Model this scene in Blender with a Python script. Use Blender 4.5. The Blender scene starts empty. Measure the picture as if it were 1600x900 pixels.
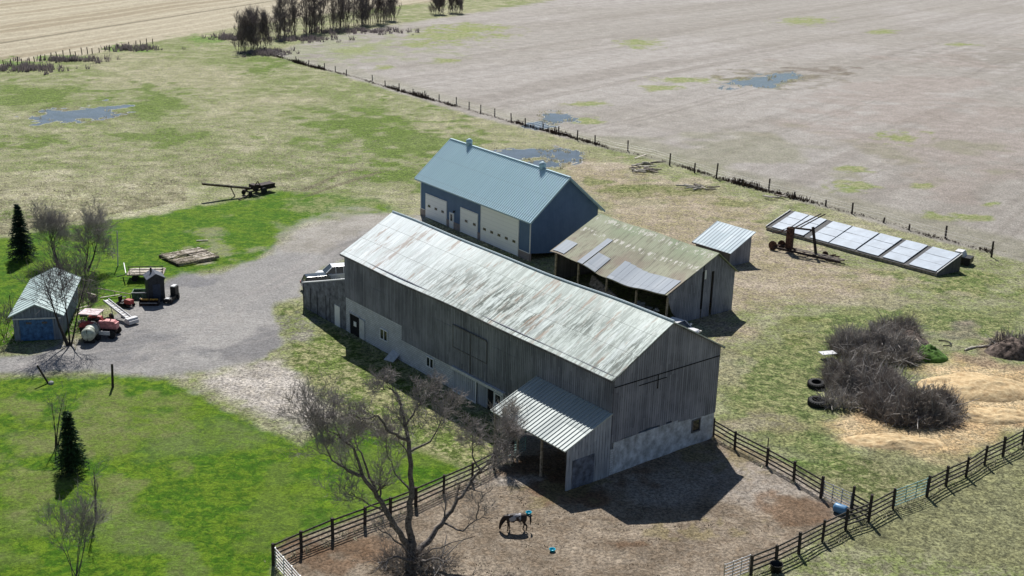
import bpy, bmesh, math, random
import numpy as np
from mathutils import Vector, Matrix, Euler
random.seed(7); R = math.radians
SC = bpy.context.scene; COL = SC.collection

# ------------------------------------------------------------------ camera
CH = 43.0; FPX = 1892.25; PITCH = R(18.262); ROLL = R(1.565)
_r0 = Vector((1, 0, 0)); CD = Vector((0, math.cos(PITCH), -math.sin(PITCH))); _u0 = Vector((0, math.sin(PITCH), math.cos(PITCH)))
CR = (_r0*math.cos(ROLL) + _u0*math.sin(ROLL)); CU = (_u0*math.cos(ROLL) - _r0*math.sin(ROLL))
CC = Vector((0, 0, CH))
cd = bpy.data.cameras.new('camera'); cam = bpy.data.objects.new('camera', cd); COL.objects.link(cam)
m = Matrix((CR, CU, -CD)).transposed().to_4x4(); m.translation = CC; cam.matrix_world = m
cd.sensor_width = 36; cd.lens = FPX/1600*36; cd.clip_start = 1; cd.clip_end = 6000
SC.camera = cam
# ------------------------------------------------------------------ light
SUN_AZ = R(8.0); SUN_EL = R(48.5)
L = Vector((-math.sin(SUN_AZ)*math.cos(SUN_EL), math.cos(SUN_AZ)*math.cos(SUN_EL), math.sin(SUN_EL)))
w = bpy.data.worlds.new('World'); SC.world = w; w.use_nodes = True
nt = w.node_tree; bgn = nt.nodes['Background']; sky = nt.nodes.new('ShaderNodeTexSky')
sky.sky_type = 'NISHITA'; sky.sun_disc = False; sky.sun_elevation = SUN_EL; sky.sun_rotation = -SUN_AZ
sky.air_density = 1.0; sky.dust_density = 0.4; sky.ozone_density = 1.5
nt.links.new(sky.outputs[0], bgn.inputs[0]); bgn.inputs[1].default_value = 0.05
sl = bpy.data.lights.new('sun', 'SUN'); sl.energy = 5.0; sl.angle = R(0.5); sl.color = (1, 0.965, 0.91)
so = bpy.data.objects.new('sun', sl); COL.objects.link(so); so.rotation_euler = L.to_track_quat('Z', 'Y').to_euler()
so.location = (0, 0, 120)
SC.view_settings.view_transform = 'Standard'; SC.view_settings.look = 'None'
SC.view_settings.exposure = 0.36; SC.view_settings.gamma = 1.0

# ------------------------------------------------------------------ surveying helpers
def ray(px, py): return CD + CR*((px-800)/FPX) + CU*((450-py)/FPX)
def at(px, py, z=0.0):
    D = ray(px, py); t = (z-CH)/D.z; p = CC + D*t; return Vector((p.x, p.y, z))
def up(px, py, Y):                      # point on the vertical plane y = Y
    D = ray(px, py); return CC + D*(Y/D.y)
def pxm(y): return FPX/math.hypot(y, CH)     # photo pixels per metre around distance y

# ------------------------------------------------------------------ object helpers
def setp(o, label=None, cat=None, group=None, kind=None):
    if label: o['label'] = label
    if cat: o['category'] = cat
    if group: o['group'] = group
    if kind: o['kind'] = kind
    return o
def thing(name, label, cat, loc=(0, 0, 0), rz=0.0, group=None):
    o = bpy.data.objects.new(name, None); COL.objects.link(o)
    o.location = loc; o.rotation_euler = (0, 0, rz); o.empty_display_size = .3
    return setp(o, label, cat, group)
class MB:
    def __init__(s): s.v = []; s.f = []; s.m = []; s.mi = 0
    def add(s, vs, fs):
        k = len(s.v); s.v.extend([tuple(v) for v in vs]); s.f.extend([tuple(i+k for i in f) for f in fs]); s.m.extend([s.mi]*len(fs)); return s
    def box(s, c, d, rz=0, M=None):
        cx, cy, cz = c; a, b, h = d[0]/2, d[1]/2, d[2]/2
        vs = [Vector((x*a, y*b, z*h)) for z in (-1, 1) for x, y in ((-1, -1), (1, -1), (1, 1), (-1, 1))]
        if M is None: M = Matrix.Rotation(rz, 3, 'Z')
        vs = [M @ v + Vector((cx, cy, cz)) for v in vs]
        return s.add(vs, [(3, 2, 1, 0), (4, 5, 6, 7), (0, 1, 5, 4), (1, 2, 6, 5), (2, 3, 7, 6), (3, 0, 4, 7)])
    def bx(s, x0, x1, y0, y1, z0, z1): return s.box(((x0+x1)/2, (y0+y1)/2, (z0+z1)/2), (abs(x1-x0), abs(y1-y0), abs(z1-z0)))
    def bar(s, p, q, w, h=None):            # a beam between two points
        p = Vector(p); q = Vector(q); h = h or w; d = q-p
        if d.length < 1e-6: return s
        R3 = d.to_track_quat('X', 'Z').to_matrix()
        return s.box((p+q)/2, (d.length, w, h), M=R3)
    def tube(s, pts, rad, n=6, cap=True):
        pts = [Vector(p) for p in pts]
        if not hasattr(rad, '__len__'): rad = [rad]*len(pts)
        vs = []; N = len(pts)
        for i, p in enumerate(pts):
            d = (pts[min(i+1, N-1)]-pts[max(i-1, 0)])
            d = d.normalized() if d.length > 1e-9 else Vector((0, 0, 1))
            a = d.cross(Vector((0.31, .17, 1)) if abs(d.z) < .95 else Vector((1, .1, 0))).normalized(); b = d.cross(a)
            for k in range(n):
                t = 2*math.pi*k/n; vs.append(p + (a*math.cos(t)+b*math.sin(t))*rad[i])
        fs = [(i*n+k, i*n+(k+1) % n, (i+1)*n+(k+1) % n, (i+1)*n+k) for i in range(N-1) for k in range(n)]
        if cap: fs += [tuple(range(n-1, -1, -1)), tuple((N-1)*n+k for k in range(n))]
        return s.add(vs, fs)
    def lathe(s, prof, c=(0, 0, 0), axis='Z', n=24):     # prof: (r, h)
        vs = []
        for r, h in prof:
            for k in range(n):
                t = 2*math.pi*k/n; a, b = r*math.cos(t), r*math.sin(t)
                v = {'Z': (a, b, h), 'X': (h, a, b), 'Y': (a, h, b)}[axis]
                vs.append((v[0]+c[0], v[1]+c[1], v[2]+c[2]))
        N = len(prof)
        fs = [(i*n+k, i*n+(k+1) % n, (i+1)*n+(k+1) % n, (i+1)*n+k) for i in range(N-1) for k in range(n)]
        fs += [tuple(range(n-1, -1, -1)), tuple((N-1)*n+k for k in range(n))]
        return s.add(vs, fs)
    def prism(s, poly, y0, y1, axis='Y'):     # poly in (x,z) extruded along y, or (y,z) along x
        n = len(poly)
        f = (lambda a, b, e: (a, e, b)) if axis == 'Y' else (lambda a, b, e: (e, a, b))
        vs = [f(a, b, y0) for a, b in poly] + [f(a, b, y1) for a, b in poly]
        return s.add(vs, [tuple(range(n)), tuple(range(2*n-1, n-1, -1))] + [(i, i+n, (i+1) % n+n, (i+1) % n) for i in range(n)])
    def sheet(s, grid, th):                   # grid[i][j] of points, given thickness th downwards
        a = len(grid); b = len(grid[0]); vs = [Vector(p) for row in grid for p in row]
        vs += [v - Vector((0, 0, th)) for v in vs]; K = a*b
        fs = []
        for i in range(a-1):
            for j in range(b-1):
                q = (i*b+j, (i+1)*b+j, (i+1)*b+j+1, i*b+j+1); fs.append(q); fs.append(tuple(k+K for k in reversed(q)))
        for i in range(a-1):
            fs.append((i*b, i*b+K, (i+1)*b+K, (i+1)*b)); j = b-1
            fs.append((i*b+j, (i+1)*b+j, (i+1)*b+j+K, i*b+j+K))
        for j in range(b-1):
            fs.append((j, j+1, j+1+K, j+K)); i = (a-1)*b
            fs.append((i+j, i+j+K, i+j+1+K, i+j+1))
        return s.add(vs, fs)
    def build(s, name, mat, parent=None, smooth=False, fix=True):
        me = bpy.data.meshes.new(name); me.from_pydata(s.v, [], s.f)
        mats = mat if isinstance(mat, (list, tuple)) else [mat]
        for q in mats: me.materials.append(q)
        if len(mats) > 1: me.polygons.foreach_set('material_index', s.m)
        if fix and len(s.f) < 60000:
            b = bmesh.new(); b.from_mesh(me); bmesh.ops.recalc_face_normals(b, faces=b.faces); b.to_mesh(me); b.free()
        if smooth: me.polygons.foreach_set('use_smooth', [True]*len(me.polygons))
        me.update()
        o = bpy.data.objects.new(name, me); COL.objects.link(o)
        if parent: o.parent = parent
        return o
def one(mb, name, mat, label, cat, loc=None, rz=0, group=None, kind=None, smooth=False):
    o = mb.build(name, mat, None, smooth)
    if loc is not None: o.location = loc
    o.rotation_euler = (0, 0, rz)
    return setp(o, label, cat, group, kind)
def dup(root, loc, rz, label):
    def cp(o, par):
        c = o.copy(); COL.objects.link(c); c.parent = par
        for ch in [x for x in KIDS.get(o.name, [])]: cp(x, c)
        return c
    bpy_kids(root)
    c = cp(root, None); c.location = loc; c.rotation_euler = (0, 0, rz); c['label'] = label
    return c
KIDS = {}
def bpy_kids(root):
    def rec(o):
        KIDS[o.name] = list(o.children)
        for x in KIDS[o.name]: rec(x)
    rec(root)

# ------------------------------------------------------------------ materials
def mat(name, col, rough=.7, metal=0.0, var=.25, scale=3.0, bump=.3, col2=None, detail=6, dist=.02, spec=.3):
    m = bpy.data.materials.new(name); m.use_nodes = True; t = m.node_tree; n = t.nodes; l = t.links
    b = n['Principled BSDF']; b.inputs['Roughness'].default_value = rough; b.inputs['Metallic'].default_value = metal
    b.inputs['Specular IOR Level'].default_value = spec
    tc = n.new('ShaderNodeTexCoord'); no = n.new('ShaderNodeTexNoise'); no.inputs['Scale'].default_value = scale
    no.inputs['Detail'].default_value = detail; no.inputs['Roughness'].default_value = .65
    l.new(tc.outputs['Object'], no.inputs['Vector'])
    r = n.new('ShaderNodeValToRGB'); c2 = col2 or tuple(max(0, c*(1-var*1.6)) for c in col); c1 = tuple(min(1, c*(1+var*.7)) for c in col) if not col2 else col
    r.color_ramp.elements[0].position = .33; r.color_ramp.elements[1].position = .67
    r.color_ramp.elements[0].color = (*c2, 1); r.color_ramp.elements[1].color = (*c1, 1)
    l.new(no.outputs['Fac'], r.inputs['Fac']); l.new(r.outputs['Color'], b.inputs['Base Color'])
    if bump:
        bu = n.new('ShaderNodeBump'); bu.inputs['Strength'].default_value = bump; bu.inputs['Distance'].default_value = dist
        l.new(no.outputs['Fac'], bu.inputs['Height']); l.new(bu.outputs['Normal'], b.inputs['Normal'])
    return m
class NG:                                    # tiny node-graph helper
    def __init__(s, name, rough=.8):
        s.m = bpy.data.materials.new(name); s.m.use_nodes = True; s.n = s.m.node_tree.nodes; s.l = s.m.node_tree.links
        s.b = s.n['Principled BSDF']; s.b.inputs['Roughness'].default_value = rough; s.b.inputs['Specular IOR Level'].default_value = .25
        s.tc = s.n.new('ShaderNodeTexCoord').outputs['Object']
    def put(s, sock, v):
        if isinstance(v, (int, float)): sock.default_value = v
        elif isinstance(v, tuple): sock.default_value = v if len(v) == len(sock.default_value) else (*v, 1)
        else: s.l.new(v, sock)
    def math(s, op, a, b=0, c=None, clamp=False):
        q = s.n.new('ShaderNodeMath'); q.operation = op; q.use_clamp = clamp; s.put(q.inputs[0], a); s.put(q.inputs[1], b)
        if c is not None: s.put(q.inputs[2], c)
        return q.outputs[0]
    def sep(s, v):
        q = s.n.new('ShaderNodeSeparateXYZ'); s.put(q.inputs[0], v); return q.outputs
    def comb(s, x, y, z=0):
        q = s.n.new('ShaderNodeCombineXYZ'); s.put(q.inputs[0], x); s.put(q.inputs[1], y); s.put(q.inputs[2], z); return q.outputs[0]
    def noise(s, v, scale, detail=4, rough=.6, dist=0.0):
        q = s.n.new('ShaderNodeTexNoise'); s.put(q.inputs['Vector'], v); q.inputs['Scale'].default_value = scale
        q.inputs['Detail'].default_value = detail; q.inputs['Roughness'].default_value = rough; q.inputs['Distortion'].default_value = dist; return q.outputs['Fac']
    def white(s, v):
        q = s.n.new('ShaderNodeTexWhiteNoise'); q.noise_dimensions = '3D'; s.put(q.inputs['Vector'], v); return q.outputs['Value']
    def ramp(s, f, a, b, lo=0.0, hi=1.0):     # smooth remap
        q = s.n.new('ShaderNodeMapRange'); q.interpolation_type = 'SMOOTHSTEP'; s.put(q.inputs[0], f)
        q.inputs[1].default_value = a; q.inputs[2].default_value = b; q.inputs[3].default_value = lo; q.inputs[4].default_value = hi; return q.outputs[0]
    def mix(s, f, a, b, mode='MIX'):
        q = s.n.new('ShaderNodeMix'); q.data_type = 'RGBA'; q.blend_type = mode; s.put(q.inputs[0], f); s.put(q.inputs[6], a); s.put(q.inputs[7], b); return q.outputs[2]
    def attr(s, name, what='Color'):
        q = s.n.new('ShaderNodeAttribute'); q.attribute_name = name; return q.outputs[what]
    def bump(s, h, strength=.5, dist=.05, normal=None):
        q = s.n.new('ShaderNodeBump'); q.inputs['Strength'].default_value = strength; q.inputs['Distance'].default_value = dist; s.put(q.inputs['Height'], h)
        if normal is not None: s.l.new(normal, q.inputs['Normal'])
        return q.outputs[0]
    def out(s, col, normal=None, rough=None, metal=None):
        s.put(s.b.inputs['Base Color'], col)
        if normal is not None: s.l.new(normal, s.b.inputs['Normal'])
        if rough is not None: s.put(s.b.inputs['Roughness'], rough)
        if metal is not None: s.put(s.b.inputs['Metallic'], metal)
        return s.m

def board_mat(name, ca, cb, wd=.24, gap=.07, streak=1.0):
    g = NG(name, .85); x, y, z = g.sep(g.tc); u = g.math('ADD', x, y)
    q = g.math('DIVIDE', u, wd); cell = g.math('FLOOR', q); fr = g.math('FRACT', q)
    band = g.math('FLOOR', g.math('ADD', g.math('DIVIDE', z, 4.1), g.math('MULTIPLY', g.white(g.comb(cell, 3.3, 1.0)), .35)))
    wn = g.white(g.comb(cell, band, 0.5))
    st = g.noise(g.comb(g.math('MULTIPLY', u, 9), g.math('MULTIPLY', u, 1), g.math('MULTIPLY', z, .5)), 1.0, 5, .7)
    big = g.noise(g.comb(u, 0, g.math('MULTIPLY', z, .6)), .35, 4, .6)
    c = g.mix(wn, ca, cb)
    c = g.mix(g.ramp(st, .3, .7, .0, .55*streak), c, tuple(v*.45 for v in ca), 'MIX')
    c = g.mix(g.ramp(big, .35, .7, 0, .5), c, tuple(min(1, v*1.35) for v in cb), 'MIX')
    e = g.math('LESS_THAN', g.math('ABSOLUTE', g.math('SUBTRACT', fr, .5)), .5-gap)     # 1 inside board
    gapk = g.math('ADD', e, g.math('MULTIPLY', g.ramp(g.noise(g.comb(u, 5, g.math('MULTIPLY', z, .7)), 1.3, 3), .42, .6), .75), clamp=True)
    c = g.mix(gapk, tuple(v*.2 for v in ca), c)
    nrm = g.bump(g.math('ADD', g.math('MULTIPLY', e, 1.0), g.math('MULTIPLY', st, .6)), .6, .03)
    return g.out(c, nrm)
def block_mat(name, ca, cb, mortar, bw=.4, bh=.2):
    g = NG(name, .9); x, y, z = g.sep(g.tc); u = g.math('ADD', x, y)
    q = g.n.new('ShaderNodeTexBrick'); g.put(q.inputs['Vector'], g.comb(u, z, 0)); q.inputs['Color1'].default_value = (*ca, 1); q.inputs['Color2'].default_value = (*cb, 1)
    q.inputs['Mortar'].default_value = (*mortar, 1); q.inputs['Scale'].default_value = 1; q.inputs['Brick Width'].default_value = bw; q.inputs['Row Height'].default_value = bh
    q.inputs['Mortar Size'].default_value = .015
    n1 = g.noise(g.tc, 1.3, 6, .65)
    c = g.mix(g.ramp(n1, .3, .75, 0, .55), q.outputs['Color'], tuple(v*.5 for v in ca))
    return g.out(c, g.bump(g.math('ADD', g.math('MULTIPLY', q.outputs['Fac'], -1), g.math('MULTIPLY', n1, .7)), .5, .02))
def rib_mat(name, col, col2, pitch=.3, rough=.42, metal=.55, along='x', stain=None, stainamt=0.0, corr=.6):
    """ribbed sheet metal: ribs run up the slope, so they repeat along local x"""
    g = NG(name, rough); x, y, z = g.sep(g.tc)
    u = x if along == 'x' else y; v = y if along == 'x' else x
    sh = g.math('FLOOR', g.math('DIVIDE', u, .8)); lap = g.math('FLOOR', g.math('ADD', g.math('DIVIDE', v, 2.6), g.math('MULTIPLY', g.white(g.comb(sh, 7.7, 0)), .06)))
    wn = g.white(g.comb(sh, lap, .3))
    wave = g.math('SINE', g.math('MULTIPLY', u, 2*math.pi/pitch))
    c = g.mix(g.math('MULTIPLY', wn, .55), col, col2)
    if stain:
        s1 = g.noise(g.comb(g.math('MULTIPLY', u, 2.6), g.math('MULTIPLY', v, .42), 0), 1.0, 7, .72)
        s2 = g.noise(g.comb(u, v, 4.0), .16, 3, .5)
        k = g.math('MULTIPLY', g.ramp(s1, .50, .62), g.ramp(s2, .38, .60, .25, 1.0)); c = g.mix(g.math('MULTIPLY', k, stainamt), c, stain)
    e = g.math('LESS_THAN', g.math('FRACT', g.math('DIVIDE', v, 2.6)), .012)
    c = g.mix(g.math('MULTIPLY', e, .5), c, tuple(q*.5 for q in col2))
    r = g.math('ADD', rough, g.math('MULTIPLY', wn, .12))
    return g.out(c, g.bump(g.math('MULTIPLY', wave, corr), .35, .02), r, metal)

M = {}
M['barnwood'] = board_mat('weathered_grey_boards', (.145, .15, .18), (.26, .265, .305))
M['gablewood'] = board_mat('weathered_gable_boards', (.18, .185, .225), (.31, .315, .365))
M['palewood'] = board_mat('pale_boards', (.30, .32, .37), (.48, .50, .56), .3)
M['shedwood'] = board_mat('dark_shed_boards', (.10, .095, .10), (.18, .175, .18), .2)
M['block'] = block_mat('concrete_blocks', (.64, .66, .71), (.55, .57, .62), (.28, .28, .31))
M['parging'] = mat('lime_washed_stone', (.60, .62, .67), .9, var=.35, scale=1.4, bump=.5, dist=.05)
M['white'] = mat('white_paint', (.78, .79, .8), .5, var=.06, scale=5, bump=.05)
M['garagewood'] = board_mat('blue_grey_garage_boards', (.17, .20, .26), (.27, .31, .38), .3)
M['offwhite'] = mat('faded_white_paint', (.6, .61, .63), .6, var=.15, scale=4, bump=.15)
M['door_panel'] = NG('overhead_door', .5)
g = M['door_panel']; x, y, z = g.sep(g.tc); e = g.math('LESS_THAN', g.math('FRACT', g.math('DIVIDE', z, .53)), .05)
M['door_panel'] = g.out(g.mix(g.math('MULTIPLY', e, .45), (.88, .89, .9), (.4, .42, .46)), g.bump(e, .4, .02))
M['glass'] = mat('dark_glass', (.02, .025, .03), .15, var=.2, bump=0, spec=.6)
M['dark'] = mat('dark_void', (.012, .012, .014), .9, var=.2, bump=0)
M['black'] = mat('black_paint', (.02, .02, .022), .5, var=.3, bump=.1)
M['rubber'] = mat('tyre_rubber', (.025, .025, .027), .8, var=.3, scale=8, bump=.4)
M['bluewall'] = NG('blue_ribbed_siding', .5); g = M['bluewall']; x, y, z = g.sep(g.tc); u = g.math('ADD', x, y)
fr = g.math('FRACT', g.math('DIVIDE', u, .23)); e = g.math('LESS_THAN', fr, .14)
M['bluewall'] = g.out(g.mix(g.math('MULTIPLY', e, .35), g.mix(g.ramp(g.noise(g.tc, .8, 5), .3, .7), (.085, .15, .27), (.105, .18, .315)), (.03, .06, .13)), g.bump(e, .5, .03))
M['blueroof'] = rib_mat('blue_grey_roof_sheet', (.52, .69, .76), (.47, .64, .71), .45, .5, .0, corr=.3)
M['bluetrim'] = mat('blue_trim', (.33, .47, .55), .5, var=.1, bump=.05)
M['barnroof'] = None
g = NG('galvanised_barn_roof', .45); x, y, z = g.sep(g.tc)
sh = g.math('FLOOR', g.math('DIVIDE', x, .75)); row = g.math('FLOOR', g.math('DIVIDE', g.math('ADD', y, g.math('MULTIPLY', g.white(g.comb(sh, 1.2, 9)), .12)), 2.05)); wn = g.white(g.comb(sh, row, .3))
s0 = g.noise(g.comb(x, y, 3), .12, 3, .5)
s1 = g.noise(g.comb(g.math('MULTIPLY', x, 3.2), g.math('MULTIPLY', y, .5), 0), 1.0, 8, .78, .3)
s3 = g.noise(g.comb(g.math('MULTIPLY', x, 1.1), g.math('MULTIPLY', y, .3), 7), 1.0, 6, .7)
lefty = g.ramp(x, -34, -16, 0, 1)
c = g.mix(g.math('MULTIPLY', wn, .6), g.mix(lefty, (.84, .89, .9), (.56, .63, .60)), g.mix(lefty, (.66, .72, .73), (.38, .43, .40)))                       # sun glare painted into the colour: sheets turn paler towards the left end
k1 = g.math('MULTIPLY', g.ramp(s1, .46, .53), g.ramp(s0, .34, .52, .45, 1))
mid = g.ramp(g.math('ABSOLUTE', g.math('SUBTRACT', y, 1.4)), .4, 3.6, 1, .35)
k1 = g.math('MULTIPLY', g.math('MULTIPLY', k1, mid), g.math('ADD', .3, g.math('MULTIPLY', lefty, .7)))
c = g.mix(g.math('MULTIPLY', k1, .85), c, (.075, .085, .07))
c = g.mix(g.math('MULTIPLY', g.ramp(s3, .52, .66), .45), c, (.34, .29, .25))
c = g.mix(g.math('MULTIPLY', g.ramp(g.noise(g.comb(g.math('MULTIPLY', x, 2), g.math('MULTIPLY', y, .4), 11), .6, 6, .7), .5, .62), .65), c, (.62, .68, .67))
e = g.math('LESS_THAN', g.math('FRACT', g.math('DIVIDE', y, 2.05)), .012)
c = g.mix(g.math('MULTIPLY', e, .8), c, (.08, .09, .08))
c = g.mix(g.math('MULTIPLY', g.math('LESS_THAN', g.math('FRACT', g.math('DIVIDE', x, .75)), .06), .35), c, (.16, .18, .17))
c = g.mix(g.math('MULTIPLY', g.ramp(g.noise(g.comb(g.math('MULTIPLY', x, 2.2), g.math('MULTIPLY', y, .5), 21), .5, 6, .7), .56, .64), .6), c, (.30, .19, .13))
wave = g.math('SINE', g.math('MULTIPLY', x, 2*math.pi/.19))
M['barnroof'] = g.out(c, g.bump(g.math('ADD', g.math('MULTIPLY', wave, .4), g.math('MULTIPLY', s1, .6)), .35, .02), g.math('ADD', .48, g.math('MULTIPLY', k1, .4)), .05)
# open shed roof: rusty green-brown sheets with replaced pale ones as separate sheets
g = NG('rusty_shed_roof', .75); x, y, z = g.sep(g.tc)
s1 = g.noise(g.comb(g.math('MULTIPLY', x, 2.5), g.math('MULTIPLY', y, .4), 0), 1.0, 6, .7)
tt = g.noise(g.comb(x, y, 0), .3, 4, .6); rs = g.ramp(g.math('ADD', y, g.math('MULTIPLY', g.noise(g.tc, .5), 2)), 2.5, 7.5)
c = g.mix(rs, (.30, .25, .20), (.27, .33, .21)); c = g.mix(g.ramp(tt, .40, .6, 0, .8), c, (.37, .39, .28)); c = g.mix(g.math('MULTIPLY', g.ramp(s1, .5, .62), .6), c, (.15, .13, .10))
patch = g.math('MULTIPLY', g.ramp(g.noise(g.comb(g.math('MULTIPLY', x, 2), y, 5), 1.0, 5, .7), .53, .56), g.math('MAXIMUM', g.ramp(g.math('ABSOLUTE', g.math('SUBTRACT', y, 4.05)), .15, .45, 1, 0), g.ramp(g.math('ABSOLUTE', g.math('SUBTRACT', y, 6.3)), .2, .6, .8, 0)))
c = g.mix(patch, c, (.62, .60, .54))
wave = g.math('SINE', g.math('MULTIPLY', x, 2*math.pi/.22)); c = g.mix(g.ramp(wave, .3, 1, 0, .35), c, (.1, .09, .07))
M['rustroof'] = g.out(c, g.bump(wave, .5, .03))
M['galv'] = rib_mat('galvanised_sheet', (.46, .54, .59), (.40, .48, .53), .3, .6, .05)
M['galvnew'] = rib_mat('pale_new_sheet', (.36, .40, .45), (.30, .34, .39), .6, .65, .0)
M['leanroof'] = rib_mat('lean_to_sheet', (.46, .50, .49), (.38, .42, .42), .75, .55, .1, stain=(.22, .25, .24), stainamt=.4)
M['garageroof'] = rib_mat('garage_sheet', (.46, .56, .56), (.36, .46, .46), .35, .6, .05, stain=(.22, .27, .25), stainamt=.6, along='y')
M['bluedoor'] = mat('faded_blue_door', (.07, .17, .36), .6, var=.4, scale=2.5, bump=.1)
M['panel'] = mat('pale_translucent_panel', (.36, .43, .52), .6, var=.12, scale=1.0, bump=.08)
M['timber'] = mat('weathered_timber', (.33, .28, .22), .85, var=.5, scale=4, bump=.5)
M['oldplank'] = mat('grey_brown_plank', (.36, .31, .26), .85, var=.5, scale=3, bump=.5)
M['palewoodlog'] = mat('bleached_log', (.58, .53, .46), .85, var=.35, scale=5, bump=.4)
M['darkpost'] = mat('dark_fence_timber', (.055, .045, .04), .85, var=.4, scale=6, bump=.4)
M['railwood'] = mat('grey_rail_timber', (.10, .09, .085), .85, var=.5, scale=5, bump=.4)
M['greengate'] = mat('green_painted_steel', (.28, .46, .42), .5, var=.3, scale=8, bump=.1)
M['steelgate'] = mat('galvanised_tube', (.5, .5, .5), .4, .6, var=.2, bump=.1)
M['rust'] = mat('rusted_iron', (.10, .05, .035), .85, var=.6, scale=6, bump=.5)
M['darkrust'] = mat('dark_rusted_iron', (.045, .03, .028), .8, var=.6, scale=5, bump=.5)
M['red'] = mat('faded_red_paint', (.42, .07, .07), .5, var=.35, scale=4, bump=.15)
M['pinkred'] = mat('sun_bleached_red', (.62, .25, .25), .5, var=.3, scale=3, bump=.1)
M['tank'] = mat('pale_green_tank', (.46, .50, .42), .5, var=.3, scale=2.5, bump=.15)
M['yellow'] = mat('yellow_paint', (.65, .38, .06), .6, var=.5, scale=5, bump=.2)
M['charcoal'] = mat('charcoal_boards', (.035, .04, .05), .7, var=.35, scale=3, bump=.3)
M['greenbox'] = mat('mossy_green_paint', (.13, .22, .15), .7, var=.6, scale=3, bump=.3)
M['suv'] = mat('dark_grey_car_paint', (.025, .035, .045), .18, var=.05, bump=0, spec=.8)
M['carwhite'] = mat('white_car_paint', (.75, .76, .78), .22, var=.03, bump=0, spec=.7)
M['chrome'] = mat('bright_metal', (.6, .6, .6), .25, .9, var=.1, bump=0)
M['lamp'] = mat('lamp_lens', (.7, .7, .68), .15, var=.1, bump=0)
M['turq'] = mat('turquoise_plastic', (.01, .42, .58), .4, var=.1, bump=0)
M['bluebarrel'] = mat('blue_plastic', (.10, .25, .45), .4, var=.2, bump=.05)
M['bark'] = mat('grey_bark', (.17, .15, .14), .9, var=.5, scale=7, bump=.7, dist=.04)
M['twig'] = mat('grey_twigs', (.38, .35, .34), .9, var=.2, scale=3, bump=0)
M['twigdark'] = mat('purple_grey_twigs', (.25, .215, .22), .9, var=.2, scale=2, bump=0)
M['barkdark'] = mat('dark_bark', (.06, .05, .045), .9, var=.5, scale=7, bump=.6)
M['needle'] = mat('spruce_needles', (.04, .085, .035), .8, var=.2, scale=2.5, bump=0)
M['needleblue'] = mat('dark_spruce_needles', (.022, .05, .035), .8, var=.2, scale=2.5, bump=0)
M['brush'] = mat('dead_brush', (.36, .325, .30), .9, var=.2, scale=1.5, bump=0)
M['brushpale'] = mat('bleached_brush', (.52, .49, .46), .9, var=.2, scale=2, bump=0)
M['weed'] = mat('dead_weeds', (.10, .07, .055), .9, var=.2, scale=.8, bump=0)
M['straw'] = mat('straw', (.55, .52, .38), .9, var=.35, scale=.5, bump=0)
def leafy(m_, k=.5):
    t = m_.node_tree; n = t.nodes; b = n['Principled BSDF']; tr = n.new('ShaderNodeBsdfTranslucent'); mx = n.new('ShaderNodeMixShader'); mx.inputs[0].default_value = k
    src = b.inputs['Base Color'].links[0].from_socket; t.links.new(src, tr.inputs['Color']); t.links.new(b.outputs[0], mx.inputs[1]); t.links.new(tr.outputs[0], mx.inputs[2])
    t.links.new(mx.outputs[0], n['Material Output'].inputs['Surface'])
leafy(M['straw']); leafy(M['brush'], .45); leafy(M['brushpale'], .35); leafy(M['twig'], .25); leafy(M['twigdark'], .25); leafy(M['needle'], .3); leafy(M['needleblue'], .2)
M['grassy'] = mat('short_grass', (.09, .19, .03), .9, var=.5, scale=2, bump=.6, dist=.08)
M['concrete'] = mat('concrete', (.36, .36, .37), .9, var=.3, scale=2, bump=.4)
M['rock'] = mat('field_stone', (.20, .17, .16), .9, var=.6, scale=2, bump=.6, dist=.06)
M['brick'] = block_mat('stone_veneer', (.36, .29, .27), (.27, .25, .25), (.3, .3, .3), .5, .25)

# ------------------------------------------------------------------ ground
_rng = np.random.RandomState(3); _tab = _rng.rand(512, 512)
def vn(x, y):
    xi = np.floor(x).astype(int); yi = np.floor(y).astype(int); fx = x-xi; fy = y-yi
    fx = fx*fx*(3-2*fx); fy = fy*fy*(3-2*fy); a = _tab[xi % 512, yi % 512]; b = _tab[(xi+1) % 512, yi % 512]; c = _tab[xi % 512, (yi+1) % 512]; d = _tab[(xi+1) % 512, (yi+1) % 512]
    return (a*(1-fx)+b*fx)*(1-fy)+(c*(1-fx)+d*fx)*fy
def fbm(x, y, o=5, s=0.0):
    r = 0; a = .5; t = 0
    for i in range(o): r = r+a*vn(x+s+i*17.3, y-s+i*9.1); t += a; a *= .55; x = x*2.03; y = y*2.03
    return r/t
def sdpoly(px, py, P):                       # signed distance, positive inside
    d = np.full(px.shape, 1e9); ins = np.zeros(px.shape, bool); n = len(P)
    for i in range(n):
        ax, ay = P[i]; bx, by = P[(i+1) % n]; ex, ey = bx-ax, by-ay
        wx, wy = px-ax, py-ay; t = np.clip((wx*ex+wy*ey)/(ex*ex+ey*ey+1e-9), 0, 1)
        d = np.minimum(d, np.hypot(wx-ex*t, wy-ey*t))
        c = ((ay > py) != (by > py)) & (px < (ex)*(py-ay)/(ey if ey else 1e-9)+ax); ins ^= c
    return np.where(ins, d, -d)
def ss(x, a, b): t = np.clip((x-a)/(b-a), 0, 1); return t*t*(3-2*t)

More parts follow.
